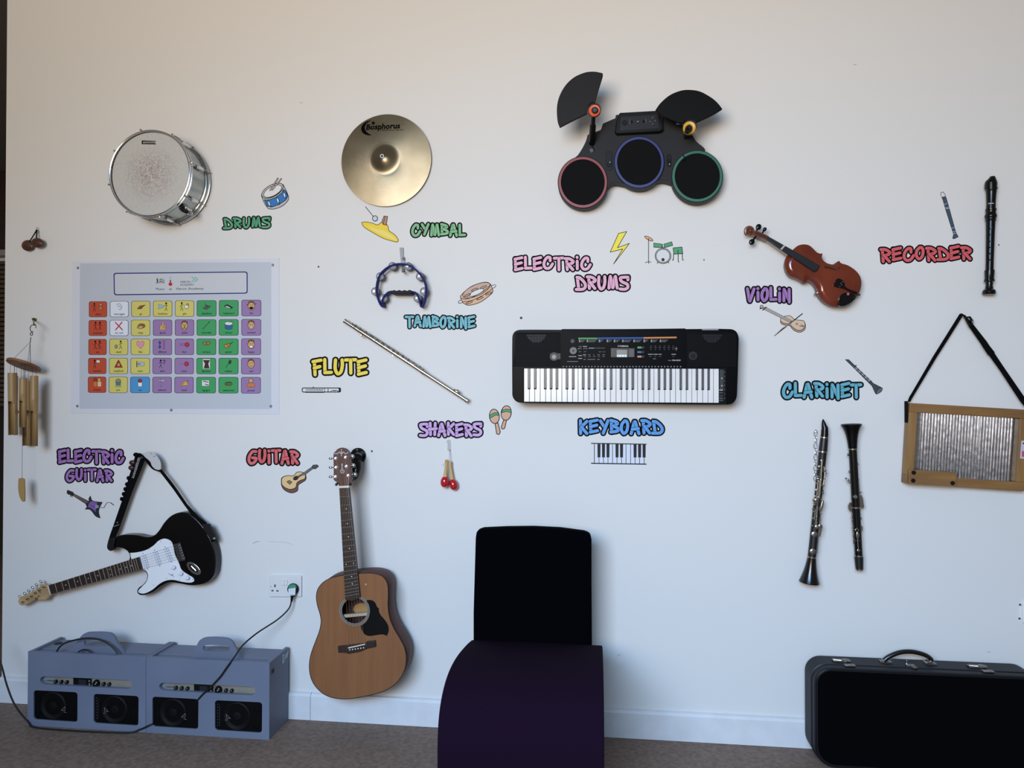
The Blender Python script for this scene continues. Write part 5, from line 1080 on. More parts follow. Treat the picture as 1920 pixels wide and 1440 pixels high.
m = M(); m.px(zc(hs), OF-.012, OF+.003, mt('headstock_veneer', '50302c', .35, tex=1, ns=10, scale=(5, 1, .6), c2='603c36', coat=.2)); head = build('headstock', m, r, bevel=.0015)
m = M(); sv = mt('pearl_print', 'c8c4c0', .4); o = OF+.0032
m.text('CRAFTER', zc(975, 312), 2.7, o, sv, ang=-PI/2-.03, bold=.015, sx=1.0); m.line(zc(ell(968, 305, 17, 17, 14, 0, -.9, 4.2)), .9, o, sv)
m.line(zc([(960, 108), (960, 168)]), 1, o, sv); m.line(zc([(944, 138), (976, 138)]), 1, o, sv)
for s_ in (-1, 1): m.line(zc(cr([(960+s_*14, 130), (960+s_*28, 138), (960+s_*36, 150), (960+s_*50, 142), (960+s_*62, 152 if s_ < 0 else 132)], 4, False)), .9, o, sv); m.line(zc([(960, 150), (960+s_*14, 140)]), .8, o, sv)
build('headstock_inlay', m, head, smooth=0, solid=True)
PL = [(913, 357), (918, 273), (915, 192), (1003, 183), (1011, 264), (1027, 346)]
for i, (x, y) in enumerate(PL):
    m = M(); m.lathe(Pc(x, y, OF+.003), Pc(x, y, OF+.016), [(0, .0075), (.2, .0075), (.25, .0035), (1, .003)], CHROME, 16); tn = build('tuning_post', m, head)
    L = i < 3; bx = 864 if L else x+55; by = y-2+(0 if L else -8); m = M(); m.tube([Pc(x, y, OF-.018), Pc(bx, by, OF-.018)], .0022, STEEL, 8); m.ball(Pc(bx, by, OF-.018), (.009 if L else .010, .006, .006 if L else .010), CHROME, 12, 8); build('tuning_button', m, tn)
for i in range(6):
    v = .1+.16*i; m = M(); m.tube([Pc(*PL[i], OF+.008), W(*q(v, -.01), ON+.0035), Pb(783+26.5*i, 877-5.6*i, OF+.012)], .00045 if i > 2 else .00055, mt('string_bronze', 'b39a78', .3, .9) if i < 4 else stg, 5); build('string', m, r)
r = thing('guitar_hanger', 'black swivel wall hanger behind the acoustic guitar headstock', 'guitar hanger', Pc(1105, 200, .02))
m = M(); m.disc(*zc(1108, 167), 15, 0, .01, GLOSS, n=36); pl = build('base_plate', m, r, bevel=.002)
for x, y in ((1101, 112), (1157, 197), (1056, 178)): m = M(); m.disc(*zc(x, y), 1.6, .01, .012, CHROME, n=12); build('screw', m, pl)
m = M(); m.lathe(Pc(1112, 165, .01), Pc(1098, 200, .075), [(0, .022), (.3, .019), (.9, .024), (1, .016)], GLOSS, 20); m.lathe(Pc(1098, 200, .055), Pc(1090, 330, .085), [(0, .018), (.2, .026), (.7, .024), (1, .016)], GLOSS, 20); m.lathe(Pc(1090, 310, .08), Pc(1075, 378, .10), [(0, .018), (.6, .017), (1, .010)], BLK, 16); build('swivel_arm', m, r)
m = M()
for a_ in ([(1088, 360, .09), (1040, 395, .105), (1042, 420, .115), (1044, 424, .155)], [(1080, 360, .09), (960, 400, .105), (918, 420, .115), (915, 426, .155)]): m.tube([Pc(*k) for k in a_], .0055, BLK, 10)
build('yoke', m, r)
# ================================================================ shakers
z = Zm(760, 760, 8); P = lambda x, y, o=.02: W(*z(x, y), o)
r = thing('wall_hook', 'clear stick-on hook above the red maracas', 'hook', P(650, 600, 0)); clr = mt('clear_plastic', 'd6d4d2')
m = M(); m.disc(*z(648, 545), 4, 0, .003, clr, n=20); m.px(z(rrect(630, 575, 680, 680, 10)), 0, .004, clr); m.tube([P(655, 655, .004), P(655, 682, .012), P(655, 670, .018)], .0028, clr, 8); build('hook_tab', m, r)
red = mt('maraca_red', 'b01820', .15, coat=.6); mw = mt('maraca_wood', 'c3a268', .45)
ra = []
for (a, b, c_, o, lab) in (((620, 815), (598, 1070), (592, 1150), .034, 'left red maraca hanging under SHAKERS'), ((668, 840), (702, 1110), (724, 1192), .02, 'right red maraca hanging under SHAKERS, slightly lower')):
    r = thing('maraca', lab, 'maraca', P(*c_, o), 'pair of red maracas under the word SHAKERS'); k = S(835, 880, .02)/8
    m = M(); m.lathe(P(*a, o), P(*b, o), [(0, 22*k), (.04, 26*k), (.1, 25*k), (.3, 19*k), (.9, 27*k), (1, 30*k)], mw, 18); build('handle', m, r)
    d = (P(*c_, o)-P(*b, o)).normalized(); m = M(); m.lathe(P(*c_, o)-d*88*k, P(*c_, o)+d*82*k, [(.5-.5*math.cos(PI*i/14), 65*k*math.sin(PI*i/14)**(.85)*(1+.06*(-math.cos(PI*i/14)))) for i in range(15)], red, 24); build('head', m, r)
r = thing('string_loop', 'thin white string tying the red maracas to their clear hook', 'string', P(655, 760, .02)); w_ = mt('white_string', 'cfd3d8', .7)
m = M(); m.tube([P(655, 672, .018), P(665, 760, .02), P(672, 845, .022), P(690, 862, .021)], .0011, w_, 6); m.tube([P(655, 672, .018), P(648, 760, .02), P(640, 830, .026), P(600, 830, .055), P(578, 880, .03), P(555, 893, .024), P(535, 886, .022)], .0009, w_, 6)
tag(r, None, None); build('string', m, r)
# ================================================================ clarinets
z = Zm(1460, 760, 4); P = lambda x, y, o=.04: W(*z(x, y), o+.005 if o > .045 else o); kp = mt('key_silver', 'b5ada2', .25, 1); blkw = mt('clarinet_black', '121214', .42); blkr = mt('clarinet_resin', '0a0a0b', .2)
def clar(r, A, B_, tot, y0, sec, rings):
    k = S(1600, 930, .04)/4
    out_ = {}
    for nm, mat, pr in sec:
        m = M(); m.lathe(P(*A), P(*B_), [((y-y0)/tot, q_*k) for y, q_ in pr], mat, 28); out_[nm] = build(nm, m, r)
    for y, q_ in rings: m = M(); m.lathe(P(*A), P(*B_), [((y-5-y0)/tot, q_*k*.9), ((y-5-y0)/tot, q_*k), ((y+5-y0)/tot, q_*k), ((y+5-y0)/tot, q_*k*.9)], kp, 28); build('ring', m, r)
    return out_
r = thing('clarinet', 'left clarinet with mouthpiece up and bell down', 'clarinet', P(285, 720), 'two black clarinets fixed to the wall at right')
A, B_ = (342, 240), (229, 1332); T0 = 1092.
clar(r, A, B_, T0, 240, [('barrel', blkw, [(245, 27), (260, 28), (335, 31), (345, 31)]), ('upper_joint', blkw, [(345, 30), (360, 29), (735, 27)]), ('lower_joint', blkw, [(735, 28), (1135, 30)]),
    ('bell', blkr, [(1135, 31), (1160, 33), (1200, 39), (1240, 47), (1280, 58), (1310, 68), (1325, 74), (1330, 72), (1331, 64), (1326, 55)])], [(241, 29), (348, 32), (1138, 32)])
m = M(); k = S(1600, 930, .04)/4; m.tube([P(342, 238), P(345, 215), P(345, 190), P(346, 168), P(339, 145), P(335, 122), P(333, 104)], [27*k, 26*k, 25*k, 23*k, 17*k, 11*k, 4*k], GLOSS, 24); build('mouthpiece', m, r)
ax = lambda y: 342-(y-240)*.1035
def cup(x, y, q_, o=.052, nm='key_cup'): m = M(); c_ = P(x, y, o); m.lathe(c_+V((0, .003, 0)), c_+V((0, -.002, 0)), [(0, q_), (.6, q_), (.85, q_*.8), (1, q_*.3)], kp, 16); build(nm, m, r)
def rod(pts, q_=.0013, nm='key_rod'): m = M(); m.tube([P(*p_) for p_ in pts], q_, kp, 8); build(nm, m, r)
for x, y, q_ in ((325, 415, .0065), (308, 460, .0065), (297, 550, .0055), (285, 634, .006), (283, 710, .0075), (270, 968, .0115), (258, 1097, .0115), (288, 912, .009), (312, 905, .008), (300, 690, .0055), (318, 560, .005), (275, 682, .004)): cup(x, y, q_)
for a_ in ([(325, 420, .054), (318, 560, .056), (308, 700, .054)], [(340, 460, .048), (345, 520, .05), (332, 600, .05)], [(296, 560, .054), (285, 700, .055)], [(290, 760, .053), (282, 900, .054)], [(305, 760, .053), (318, 850, .054), (306, 950, .053), (298, 1000, .05), (290, 1110, .046)], [(275, 780, .053), (268, 860, .053)], [(310, 570, .057), (300, 680, .057)], [(315, 770, .05), (330, 720, .05)]): rod(a_)
rs = random.Random(3)
for i in range(26):
    y = 480+i*17.5; x = ax(y)+(-18 if i % 3 == 0 else 26 if i % 3 == 1 else 6)+rs.uniform(-5, 5); m = M(); m.tube([P(x-6, y, .048), P(x+rs.uniform(2, 8), y+rs.uniform(-6, 6), .056)], .0018+.0008*(i % 2), kp, 8); build('key_post', m, r)
for x, y in ((350, 490), (352, 510), (340, 530), (332, 570), (335, 600), (330, 640), (330, 660)): m = M(); m.ball(P(x, y, .044), (.0055, .004, .004), kp, 10, 6); build('side_key', m, r)
for p_ in ([(325, 720), (340, 715), (335, 760), (318, 800), (308, 790)], [(300, 900), (328, 905), (325, 930), (312, 985), (300, 980), (310, 940)], [(255, 705), (290, 700), (292, 730), (270, 735)], [(252, 770), (275, 772), (270, 782), (250, 780)]): m = M(); m.px(z(cr(p_, 4)), .051, .055, kp); build('touch_key', m, r, bevel=.001)
m = M(); m.tube([P(300, 400, 0), P(300, 400, .03)], .003, STEEL); build('wall_pin', m, r)
r = thing('clarinet', 'right clarinet upside down with bell up and no mouthpiece', 'clarinet', P(580, 700), 'two black clarinets fixed to the wall at right')
A, B_ = (545, 140), (606, 1232); T0 = 1092.
clar(r, A, B_, T0, 140, [('bell', GLOSS, [(146, 60), (140, 70), (143, 74), (150, 73), (165, 64), (190, 53), (220, 44), (260, 37), (300, 33), (325, 31)]), ('lower_joint', blkr, [(325, 29), (500, 29), (765, 30)]), ('upper_joint', blkr, [(765, 29), (1128, 28)]), ('barrel', blkw, [(1128, 31), (1150, 31), (1222, 27), (1231, 27)])], [(328, 32), (766, 32), (1127, 32), (1229, 28)])
cup(576, 686, .0075); cup(587, 936, .0072)
m = M(); m.disc(*z(576, 686), 3, .055, .0605, STEEL, n=16); m.disc(*z(587, 936), 2, .055, .061, BLK, n=14); build('thumb_rest', m, r)
m = M(); m.ball(P(592, 975, .054), (.006, .002, .014), kp, 14, 8); m.tube([P(592, 990, .054), P(598, 1085, .053)], .0013, kp, 8); m.tube([P(572, 1014, .052), P(613, 1014, .052)], .0013, kp, 8); m.ball(P(598, 1089, .053), (.006, .002, .006), kp, 12, 6); build('register_key', m, r)
for x, y, a_, b in ((520, 370, 7, 10), (594, 440, 6, 9), (529, 497, 6, 9), (505, 548, 7, 7), (520, 560, 10, 9), (526, 578, 8, 6), (600, 560, 4, 8), (615, 650, 14, 3), (610, 660, 6, 4), (618, 848, 5, 9), (546, 700, 5, 8), (547, 840, 8, 6), (552, 870, 7, 5), (556, 905, 9, 6), (556, 930, 8, 6), (560, 960, 8, 6), (562, 985, 6, 6), (562, 1010, 6, 9)): m = M(); m.ball(P(x, y, .036), (a_/4*.0022, .004, b/4*.0024), kp, 10, 6); build('side_key', m, r)
for p_ in ([(525, 735), (545, 730), (548, 775), (560, 790), (545, 800), (525, 780)], [(612, 665), (630, 690), (638, 735), (640, 770), (615, 765), (610, 720)], [(612, 905), (628, 905), (630, 935), (618, 955), (612, 940)]): m = M(); m.px(z(cr(p_, 4)), .034, .038, kp); build('touch_key', m, r, bevel=.001)
for a_ in ([(535, 500, .036), (545, 690, .036), (550, 740, .036)], [(545, 780, .038), (552, 920, .038), (562, 1040, .038)], [(600, 560, .036), (612, 700, .036)]): rod(a_)
m = M(); m.tube([P(570, 400, 0), P(570, 400, .03)], .003, STEEL); build('wall_pin', m, r)
r = thing('metal_chain', 'short silver chain hanging beside the left clarinet', 'chain', P(275, 400, .01))
ys = [(277, 208), (279, 252), (275, 300), (278, 345), (276, 388), (275, 430), (274, 470), (273, 510), (274, 545)]
for i, (x, y) in enumerate(ys):
    w_ = 12-(i % 2)*7; h = 24-(i > 4)*4; m = M(); m.tube([P(x+w_*math.cos(t), y+h*math.sin(t), .016+.004*(i % 2)*math.cos(t)) for t in [j*2*PI/14 for j in range(14)]], .0011, CHROME, 6, closed=True); build('link', m, r)
m = M(); m.tube([P(277, 196, 0), P(277, 196, .02)], .0025, STEEL); build('pin', m, r)
# ================================================================ washboard
z = Zm(1440, 580, 4); P = lambda x, y, o=.05: W(*z(x, y), o); O = .05
TL, TR, BR, BL_ = (1066, 702), (1972, 755), (1932, 1364), (1031, 1304)
r = thing('washboard', 'wood framed corrugated metal washboard cut by the right edge', 'washboard', P(1500, 1030))
wd = mt('washboard_wood', '70502c', .5, tex=1, ns=7, nd=7, scale=(.5, 1, 5), c2='8f683a', p0=.3, p1=.7)
wv = mt('washboard_wood_upright', '7a5830', .5, tex=1, ns=7, nd=7, scale=(5, 1, .5), c2='94703e', p0=.3, p1=.7)
q = quad(TL, TR, BR, BL_); fx = lambda u, v: z([q(u, v)])[0]
def rail(a, b, c_, d_, o0, o1, mat, nm): m = M(); m.px([fx(*a), fx(*b), fx(*c_), fx(*d_)], o0, o1, mat); return build(nm, m, r, bevel=.002)
rail((0, 0), (1, 0), (1, .112), (0, .112), .008, O, wd, 'top_rail'); rail((0, .893), (1, .893), (1, 1), (0, 1), .008, O, wd, 'bottom_rail')
rail((0, .112), (.066, .112), (.066, .893), (0, .893), .008, O, wv, 'left_stile'); rail((.918, .112), (1, .112), (1, .893), (.918, .893), .008, O, wv, 'right_stile')
galv = mt('galvanised', 'c0c2c8', .2, 1, tex=1, ns=60, nd=4, c2='a4a8ae')
m = M(); vs = []; nx = 330; u0, u1 = .062, .922
for j in range(2):
    for i in range(nx+1):
        u = u0+(u1-u0)*i/nx; ph = (u-.092)/(.872-.092)*31*2*PI; a_ = .0045 if .092 < u < .875 else 0
        vs.append(W(*fx(u, .1+.81*j), .030+a_*(1-math.cos(ph))*.9))
m.add(vs, [[i, i+1, nx+2+i, nx+1+i] for i in range(nx)], galv); build('corrugated_sheet', m, r, smooth=60)
m = M(); m.px(z([(1058, 1202), (1414, 1222), (1412, 1328), (1058, 1308)]), O, O+.016, wd); bl_ = build('corner_block', m, r, bevel=.0015)
for x, y in ((1094, 1225), (1090, 1285), (1386, 1304)): m = M(); m.disc(*z(x, y), 4, O+.016, O+.018, mt('screw_black', '1c1a1a', .4, .5), n=20); m.disc(*z(x, y), 1.8, O+.018, O+.0183, BLKM, n=12); build('screw', m, bl_)
m = M(); m.px(z([(1900, 985), (1952, 988), (1948, 1122), (1890, 1118)]), O, O+.0006, mt('sticker_white', 'c0b8c4', .5)); st_ = build('sticker', m, r, smooth=0); m = M(); m.flat(z([(1905, 1062), (1945, 1064), (1942, 1108), (1903, 1106)]), O+.0009, ink('b0506a')); m.flat(z([(1910, 1000), (1940, 1002), (1938, 1012), (1910, 1010)]), O+.0009, INK); build('sticker_print', m, st_, smooth=0)
r2_ = thing('wall_hook', 'dark hook at the top of the washboard strap', 'hook', P(1450, 40, .01)); m = M(); m.tube([P(1452, 42, 0), P(1452, 46, .022), P(1452, 36, .03)], .004, BLK, 8); build('peg', m, r2_)
r = thing('carrying_strap', 'thin black strap hanging the washboard from its hook', 'strap', P(1500, 400, .02))
m = M(); m.px(z(cr([(1440, 32, 1), (1462, 34, 1), (1464, 44), (1260, 368, 1), (1078, 672, 1), (1068, 692, 1), (1048, 694, 1), (1062, 655), (1075, 635, 1), (1240, 352, 1)], 2)), .02, .0225, web); build('webbing', m, r)
m = M(); m.box((P(1060, 765, .05).x-.002, -.027, P(1060, 770).z), (.003, .026, .085), web); build('webbing', m, r)
m = M(); m.px(z([(1458, 34), (1480, 44), (1530, 100), (1640, 240), (1760, 420), (1925, 660), (1990, 755), (1962, 770), (1895, 690), (1740, 455), (1618, 285), (1500, 115)]), .0225, .026, web); build('webbing', m, r)
m = M(); m.px(z([(1600, 262), (1640, 245), (1702, 322), (1686, 340), (1655, 345)]), .026, .030, web); build('loose_end', m, r, bevel=.001)
m = M(); m.tube([P(x, y, .031) for x, y in ((1478, 58), (1512, 58), (1532, 85), (1530, 105), (1512, 118), (1500, 100))], .0042, GLOSS, 8, closed=True); m.tube([P(1482, 75, .033), P(1525, 92, .033)], .0035, GLOSS, 8); m.tube([P(1500, 105, .033), P(1508, 128, .033), P(1520, 112, .033)], .003, GLOSS, 8, closed=True); build('buckle', m, r)

# ================================================================ mains socket, plug and lead
z = Zm(480, 1020, 4.5); P = lambda x, y, o=.012: W(*z(x, y), o)
r = thing('wall_socket', 'white double mains socket left of the acoustic guitar', 'socket', P(245, 358, 0)); wp = mt('socket_white', 'd9d9d8', .35)
m = M(); m.px(z(rrect(109, 270, 382, 446, 7)), 0, .011, wp); sp_ = build('plate', m, r, bevel=.0018)
for x0 in (216, 240): m = M(); m.px(z(rrect(x0, 302, x0+23, 350, 3)), .011, .0145, wp); sw = build('switch', m, sp_, bevel=.001); m = M(); m.flat(z([(x0+4, 327), (x0+19, 327), (x0+19, 332), (x0+4, 332)]), .0147, mt('switch_mark', 'f4f4f4', .4)); build('switch_mark', m, sw, smooth=0)
for b in ((154, 342, 166, 364), (130, 388, 148, 399), (172, 390, 190, 401)): m = M(); m.px(z([(b[0], b[1]), (b[2], b[1]), (b[2], b[3]), (b[0], b[3])]), .0105, .0113, mt('pin_hole', '3a3a3e', .8)); build('pin_hole', m, sp_)
m = M(); m.disc(*z(126, 360), .9, .011, .0118, STEEL, n=10); build('screw', m, sp_)
r = thing('power_plug', 'black mains plug with white label in the right hand socket', 'plug', P(303, 390, .02))
m = M(); m.disc(*z(308, 384), 10.8, .0115, .024, BLK, n=32); m.px(z(cr([(280, 360), (300, 345), (328, 350), (340, 375), (332, 420), (322, 445), (292, 445), (280, 420), (272, 390)], 4)), .024, .036, BLK); pb = build('plug_body', m, r, bevel=.003)
m = M(); m.px(z([(272, 378), (334, 370), (330, 432), (276, 436)]), .0365, .0372, mt('label_white', 'd8dce4', .5)); lb = build('test_label', m, pb, smooth=0)
m = M(); m.px(z(cr([(272, 372), (285, 348), (318, 340), (338, 356), (336, 368), (300, 374)], 4)), .0362, .0370, mt('label_green', '3c8c6c', .5)); build('green_label', m, pb, smooth=0)
m = M()
for y in (385, 395, 405): m.line(z([(284, y), (296, y-1)]), .4, .0375, ink('5a68b0')); m.line(z([(306, y-1), (318, y-2)]), .4, .0375, ink('5a68b0'))
m.line(z([(280, 428), (324, 424)]), .5, .0375, INK); build('label_print', m, lb, smooth=0, solid=True)
m = M(); m.tube([P(307, 436, .028), P(303, 462, .028), P(299, 488, .03)], [.007, .006, .004], BLK, 12); build('cable_grip', m, pb)
cab = mt('cable_black', '0e0e10', .45)
def spline3(pts, n=6):
    out_ = []
    for i in range(len(pts)-1):
        p0, p1, p2, p3 = (V(pts[max(0, min(len(pts)-1, i+k))]) for k in (-1, 0, 1, 2))
        for j in range(n):
            t = j/n; out_.append(.5*(2*p1+(p2-p0)*t+(2*p0-5*p1+4*p2-p3)*t*t+(3*p1-p0-3*p2+p3)*t**3))
    return out_+[V(pts[-1])]
BF = .205                                         # the cabinets' front stands this far from the wall
m = M(); L = [(546.3, 1128, .03), (541, 1142, .04), (520, 1162, .07), (482, 1187, .12), (455, 1210, .17), (441, 1230, .195), (432, 1242, BF+.006), (422, 1256, BF+.008), (412, 1270, BF+.008), (395, 1288, BF+.006), (380, 1302, BF+.005), (371, 1312, BF+.002), (368, 1315, BF-.003)]
m.tube(spline3([W(x, y, o) for x, y, o in L]), .0034, cab, 8); tag(build('power_lead', m), 'black lead running from the plug down into the right speaker cabinet', 'cable')
# ================================================================ the two speaker cabinets
blue = mt('cabinet_blue_grey', '6a7184', .5, spec=.3, tex=1, ns=5, c2='707789'); T = .015
steelp = mt('amp_fascia', '8f897c', .45, .1, tex=1, ns=12, c2='7d776a'); spk = mt('speaker_black', '040405', .5, spec=.15); spk2 = mt('speaker_cone', '050506', .6, spec=.2)
zl = Zm(40, 1170, 6.546); zr = Zm(270, 1170, 6.262)
H = W(390, 1237.5, BF).z
def cabinet(x0, x1, z, slot, holes, hnd, hslot, lab, amp, marks):
    w = x1-x0; yb, yf = -.021, -BF
    r = thing('speaker_cabinet', lab, 'speaker cabinet', ((x0+x1)/2, (yb+yf)/2, 0), 'two blue grey speaker cabinets on the floor')
    F = [V((x0, yf, 0)), V((x1, yf, 0)), V((x1, yf, H)), V((x0, yf, H))]
    S_ = [quad(*z(slot))(u, v) for u, v in [( (a), (b)) for a, b in rr_uv(.055, .5)]]
    hol = [[W(*p_, BF) for p_ in S_]]+[[W(*quad(*z(h))(u, v), BF) for u, v in rr_uv(.07, .1)] for h in holes]
    m = M(); m.prism(F, (0, T, 0), blue, holes=hol); build('front_panel', m, r)
    for xs in (x0, x1-T): m = M(); m.box((xs+T/2, (yb+yf+T)/2, H/2), (T-.0006, yb-yf-T, H), blue); build('side_panel', m, r, bevel=.0008)
    m = M(); m.box(((x0+x1)/2, yb-T/2, H/2-.006), (w-2*T, T, H-.012), blue); build('back_panel', m, r)
    m = M(); m.box(((x0+x1)/2, (yb+yf)/2, T/2+.001), (w-2*T, yb-yf-2*T, T), blue); build('base_panel', m, r)
    yh = yf+.052
    m = M(); m.box(((x0+x1)/2, (yb-T+yh+.012)/2, H-.014), (w-2*T, yb-T-yh-.012, .012), blue); build('lid', m, r)
    oh = -yh; hp = [W(*p_, oh) for p_ in z(cr(hnd, 4, False))]; P0 = [V((x0+T, yh, H-.10)), V((x0+T, yh, H-.012)), V((hp[0].x-.02, yh, H-.012))]+[V((p_.x, yh, max(p_.z, H-.011))) for p_ in hp]+[V((hp[-1].x+.02, yh, H-.012)), V((x1-T, yh, H-.012)), V((x1-T, yh, H-.10))]
    m = M(); m.prism(P0, (0, .012, 0), blue, holes=[[W(*p_, oh) for p_ in z(cr(hslot, 4))]]); build('handle_board', m, r)
    # amplifier fascia behind the slot
    q = quad(*z(slot)); oa = BF-T-.004
    m = M(); m.px([q(-.06, -.5), q(1.06, -.5), q(1.06, 1.5), q(-.06, 1.5)], oa-.03, oa, steelp); am = build('amplifier_panel', m, r)
    m = M(); m.px([q(.36, .02), q(.56, .02), q(.56, .98), q(.36, .98)], oa, oa+.003, BLK); dsp = build('display', m, am, bevel=.001)
    m = M(); m.flat([q(.42, .2), q(.5, .2), q(.5, .8), q(.42, .8)], oa+.0034, mt('display_glass', '23252a', .2)); m.flat([q(.527, .22), q(.545, .22), q(.545, .42), q(.527, .42)], oa+.0034, mt('btn_light', '6c6c68')); m.flat([q(.527, .6), q(.545, .6), q(.545, .8), q(.527, .8)], oa+.0034, MATS['btn_light']); build('screen', m, dsp, smooth=0)
    for u, rr in ((.18, .0075), (.24, .0075), (.3, .0075), (.62, .016), (.7, .0075), (.76, .0075)):
        m = M(); cc = W(*q(u, .52), oa); m.lathe(cc, cc+V((0, -.012, 0)), [(0, rr), (.3, rr), (.9, rr*.85), (1, rr*.6)], BLK, 18); kn = build('knob', m, am)
        m = M(); m.box(cc+V((rr*.25, -.0125, rr*.3)), (rr*.25, .001, rr*1.0), mt('knob_line', '86847c', .5), Matrix.Rotation(.6, 3, 'Y')); build('knob_pointer', m, kn)
    m = M(); m.px([q(.03, .12), q(.15, .12), q(.15, .85), q(.03, .85)], oa, oa+.001, mt('amp_label', '7d7f84', .4)); m.px([q(.05, .42), q(.155, .42), q(.155, .58), q(.05, .58)], oa+.001, oa+.003, CHROME); build('input_strip', m, am)
    # loudspeakers behind the two holes
    for hi, h in enumerate(holes):
        qh = quad(*z(h)); ob = BF-.006; m = M(); m.px([qh(u, v) for u, v in rr_uv(.06, .09)], ob-.02, ob, spk); lsp = build('loudspeaker', m, r)
        cu = .45 if hi == 0 else .47; cc = W(*qh(cu, .5), ob); R_ = (W(*qh(cu, .02), ob)-cc).length
        m = M(); ylathe(m, cc, [(ob+.001, .0001), (ob+.003, R_*.18), (ob-.002+.0, R_*.35), (ob+.001, R_*.8), (ob+.0045, R_*.88), (ob+.0045, R_*.95), (ob, R_)], spk2, 40); build('cone', m, lsp, smooth=60)
        for u, v in (((.1, .3), (.1, .78)) if hi == 0 else ((.88, .25), (.88, .8))):
            m = M(); c3 = W(*qh(u, v), ob); ylathe(m, c3, [(ob, .011), (ob+.003, .011), (ob+.0035, .0085), (ob+.001, .007), (ob+.001, .0001)], spk, 20); build('port', m, lsp)
        m = M(); lu, lv = ((.68, .6) if hi == 0 else (.28, .55)); f_ = 1 if hi == 0 else -1; tt = lambda a, b: qh(lu+a*f_, lv+b)
        m.line([tt(-.05, .03), tt(.04, -.1), tt(.035, .03), tt(-.05, .03)], .8, ob+.0062, mt('logo_silver', '8c8c8e', .4, .5)); m.line([tt(.01, .08), tt(.06, .1)], 1, ob+.0062, MATS['logo_silver']); build('logo', m, lsp, smooth=0, solid=True)
        if hi == 1:
            m = M()
            for i in range(8): m.flat([qh(.055, .12+i*.1), qh(.07, .12+i*.1), qh(.07, .15+i*.1), qh(.055, .15+i*.1)], ob+.001, mt('tiny_print', '4a4a50', .5))
            m.line([qh(.1, .15), qh(.1, .85)], .4, ob+.001, MATS['tiny_print']); build('control_marks', m, lsp, smooth=0, solid=True)
    if marks:
        m = M(); wt = mt('chalk_white', 'c6ccd8', .6)
        def sd(a, b): return V((x1+.0004, -a, b))
        for (a0, b0), (a1, b1) in (((.078, H-.012), (.08, H-.05)), ((.078, H-.012), (.062, H-.02)), ((.062, H-.02), (.062, H-.04)), ((.062, H-.04), (.08, H-.05)), ((.05, H-.02), (.052, H-.04)), ((.045, H-.04), (.04, H-.02)), ((.04, H-.02), (.035, H-.04)), ((.035, H-.04), (.028, H-.014))): m.tube([sd(a0, b0), sd(a1, b1)], .0011, wt, 5)
        build('paint_marks', m, r)
        m = M()
        for k in range(3): m.box((x1+.0003, -BF+.028-.009*k+.012, H-.045), (.001, .006, .018), mt('hole_dark', '3a4152', .8))
        build('vent_holes', m, r)
    return r
def rr_uv(a, b, n=5):
    o = []
    for cx, cy, s_ in ((1-a, b, -PI/2), (1-a, 1-b, 0), (a, 1-b, PI/2), (a, b, PI)):
        for i in range(n+1): t = s_+PI/2*i/n; o.append((cx+a*math.cos(t), cy+b*math.sin(t)))
    return o
XA, XB_, XC = W(52, 1290, BF).x, W(274, 1300, BF).x, W(505, 1300, BF).x
cabinet(XA, XB_-.0015, zl, [(228, 640), (1358, 690), (1358, 800), (232, 740)], [[(150, 812), (690, 838), (688, 1206), (150, 1170)], [(888, 856), (1440, 885), (1436, 1250), (886, 1215)]],
        [(660, 250), (700, 190), (760, 125), (820, 104), (1080, 112), (1140, 160), (1180, 240), (1215, 290)], [(780, 210), (1090, 215), (1110, 245), (1090, 275), (790, 275), (770, 245)], 'left speaker cabinet in blue grey with black cables looping out', 0, False)
cabinet(XB_, XC, zr, [(178, 686), (1308, 738), (1308, 840), (180, 778)], [[(98, 852), (640, 882), (636, 1236), (98, 1202)], [(832, 894), (1388, 920), (1384, 1280), (832, 1246)]],
        [(585, 335), (612, 265), (660, 185), (740, 160), (960, 168), (1030, 205), (1070, 275), (1105, 335)], [(720, 250), (980, 256), (1004, 290), (982, 328), (718, 322), (690, 288)], 'right speaker cabinet in blue grey with white paint marks on its side', 0, True)
m = M()
for L in ([(100, 1235, .19), (115, 1210, .19), (145, 1199, .185), (175, 1197, .18), (200, 1205, .18), (218, 1222, .185), (222, 1238, .188)], [(136, 1236, .185), (148, 1222, .18), (160, 1218, .178), (170, 1224, .18), (178, 1238, .185)]):
    m.tube(spline3([W(*p_) for p_ in L]), .0036 if L[0][0] == 100 else .003, cab, 8)
tag(build('coiled_cable', m), 'black cable loops sticking out of the left speaker cabinet', 'cable')
m = M(); m.lathe(V((W(116, 1203, .06).x, -.08, H-.0078)), V((W(116, 1203, .06).x, -.08, H-.006)), [(0, .016), (1, .016)], mt('cable_hole', '15161a', .8), 24); build('cable_hole', m, bpy.data.objects['speaker_cabinet'])
m = M(); BFo = BF+.006
L = [W(-14, 1205, .16), W(2, 1245, .18), W(13, 1285, .20), W(28, 1322, .22), G(52, 1353, .02), G(68, 1364.5, .004), G(150, 1371, .0035), G(235, 1374, .0035)]
L += [W(262, 1368, BFo), W(280, 1360, BFo), W(288, 1357, BF-.004)]
m.tube(spline3(L), .0036, cab, 8); tag(build('floor_cable', m), 'black cable lying along the floor before the left speaker cabinet', 'cable')
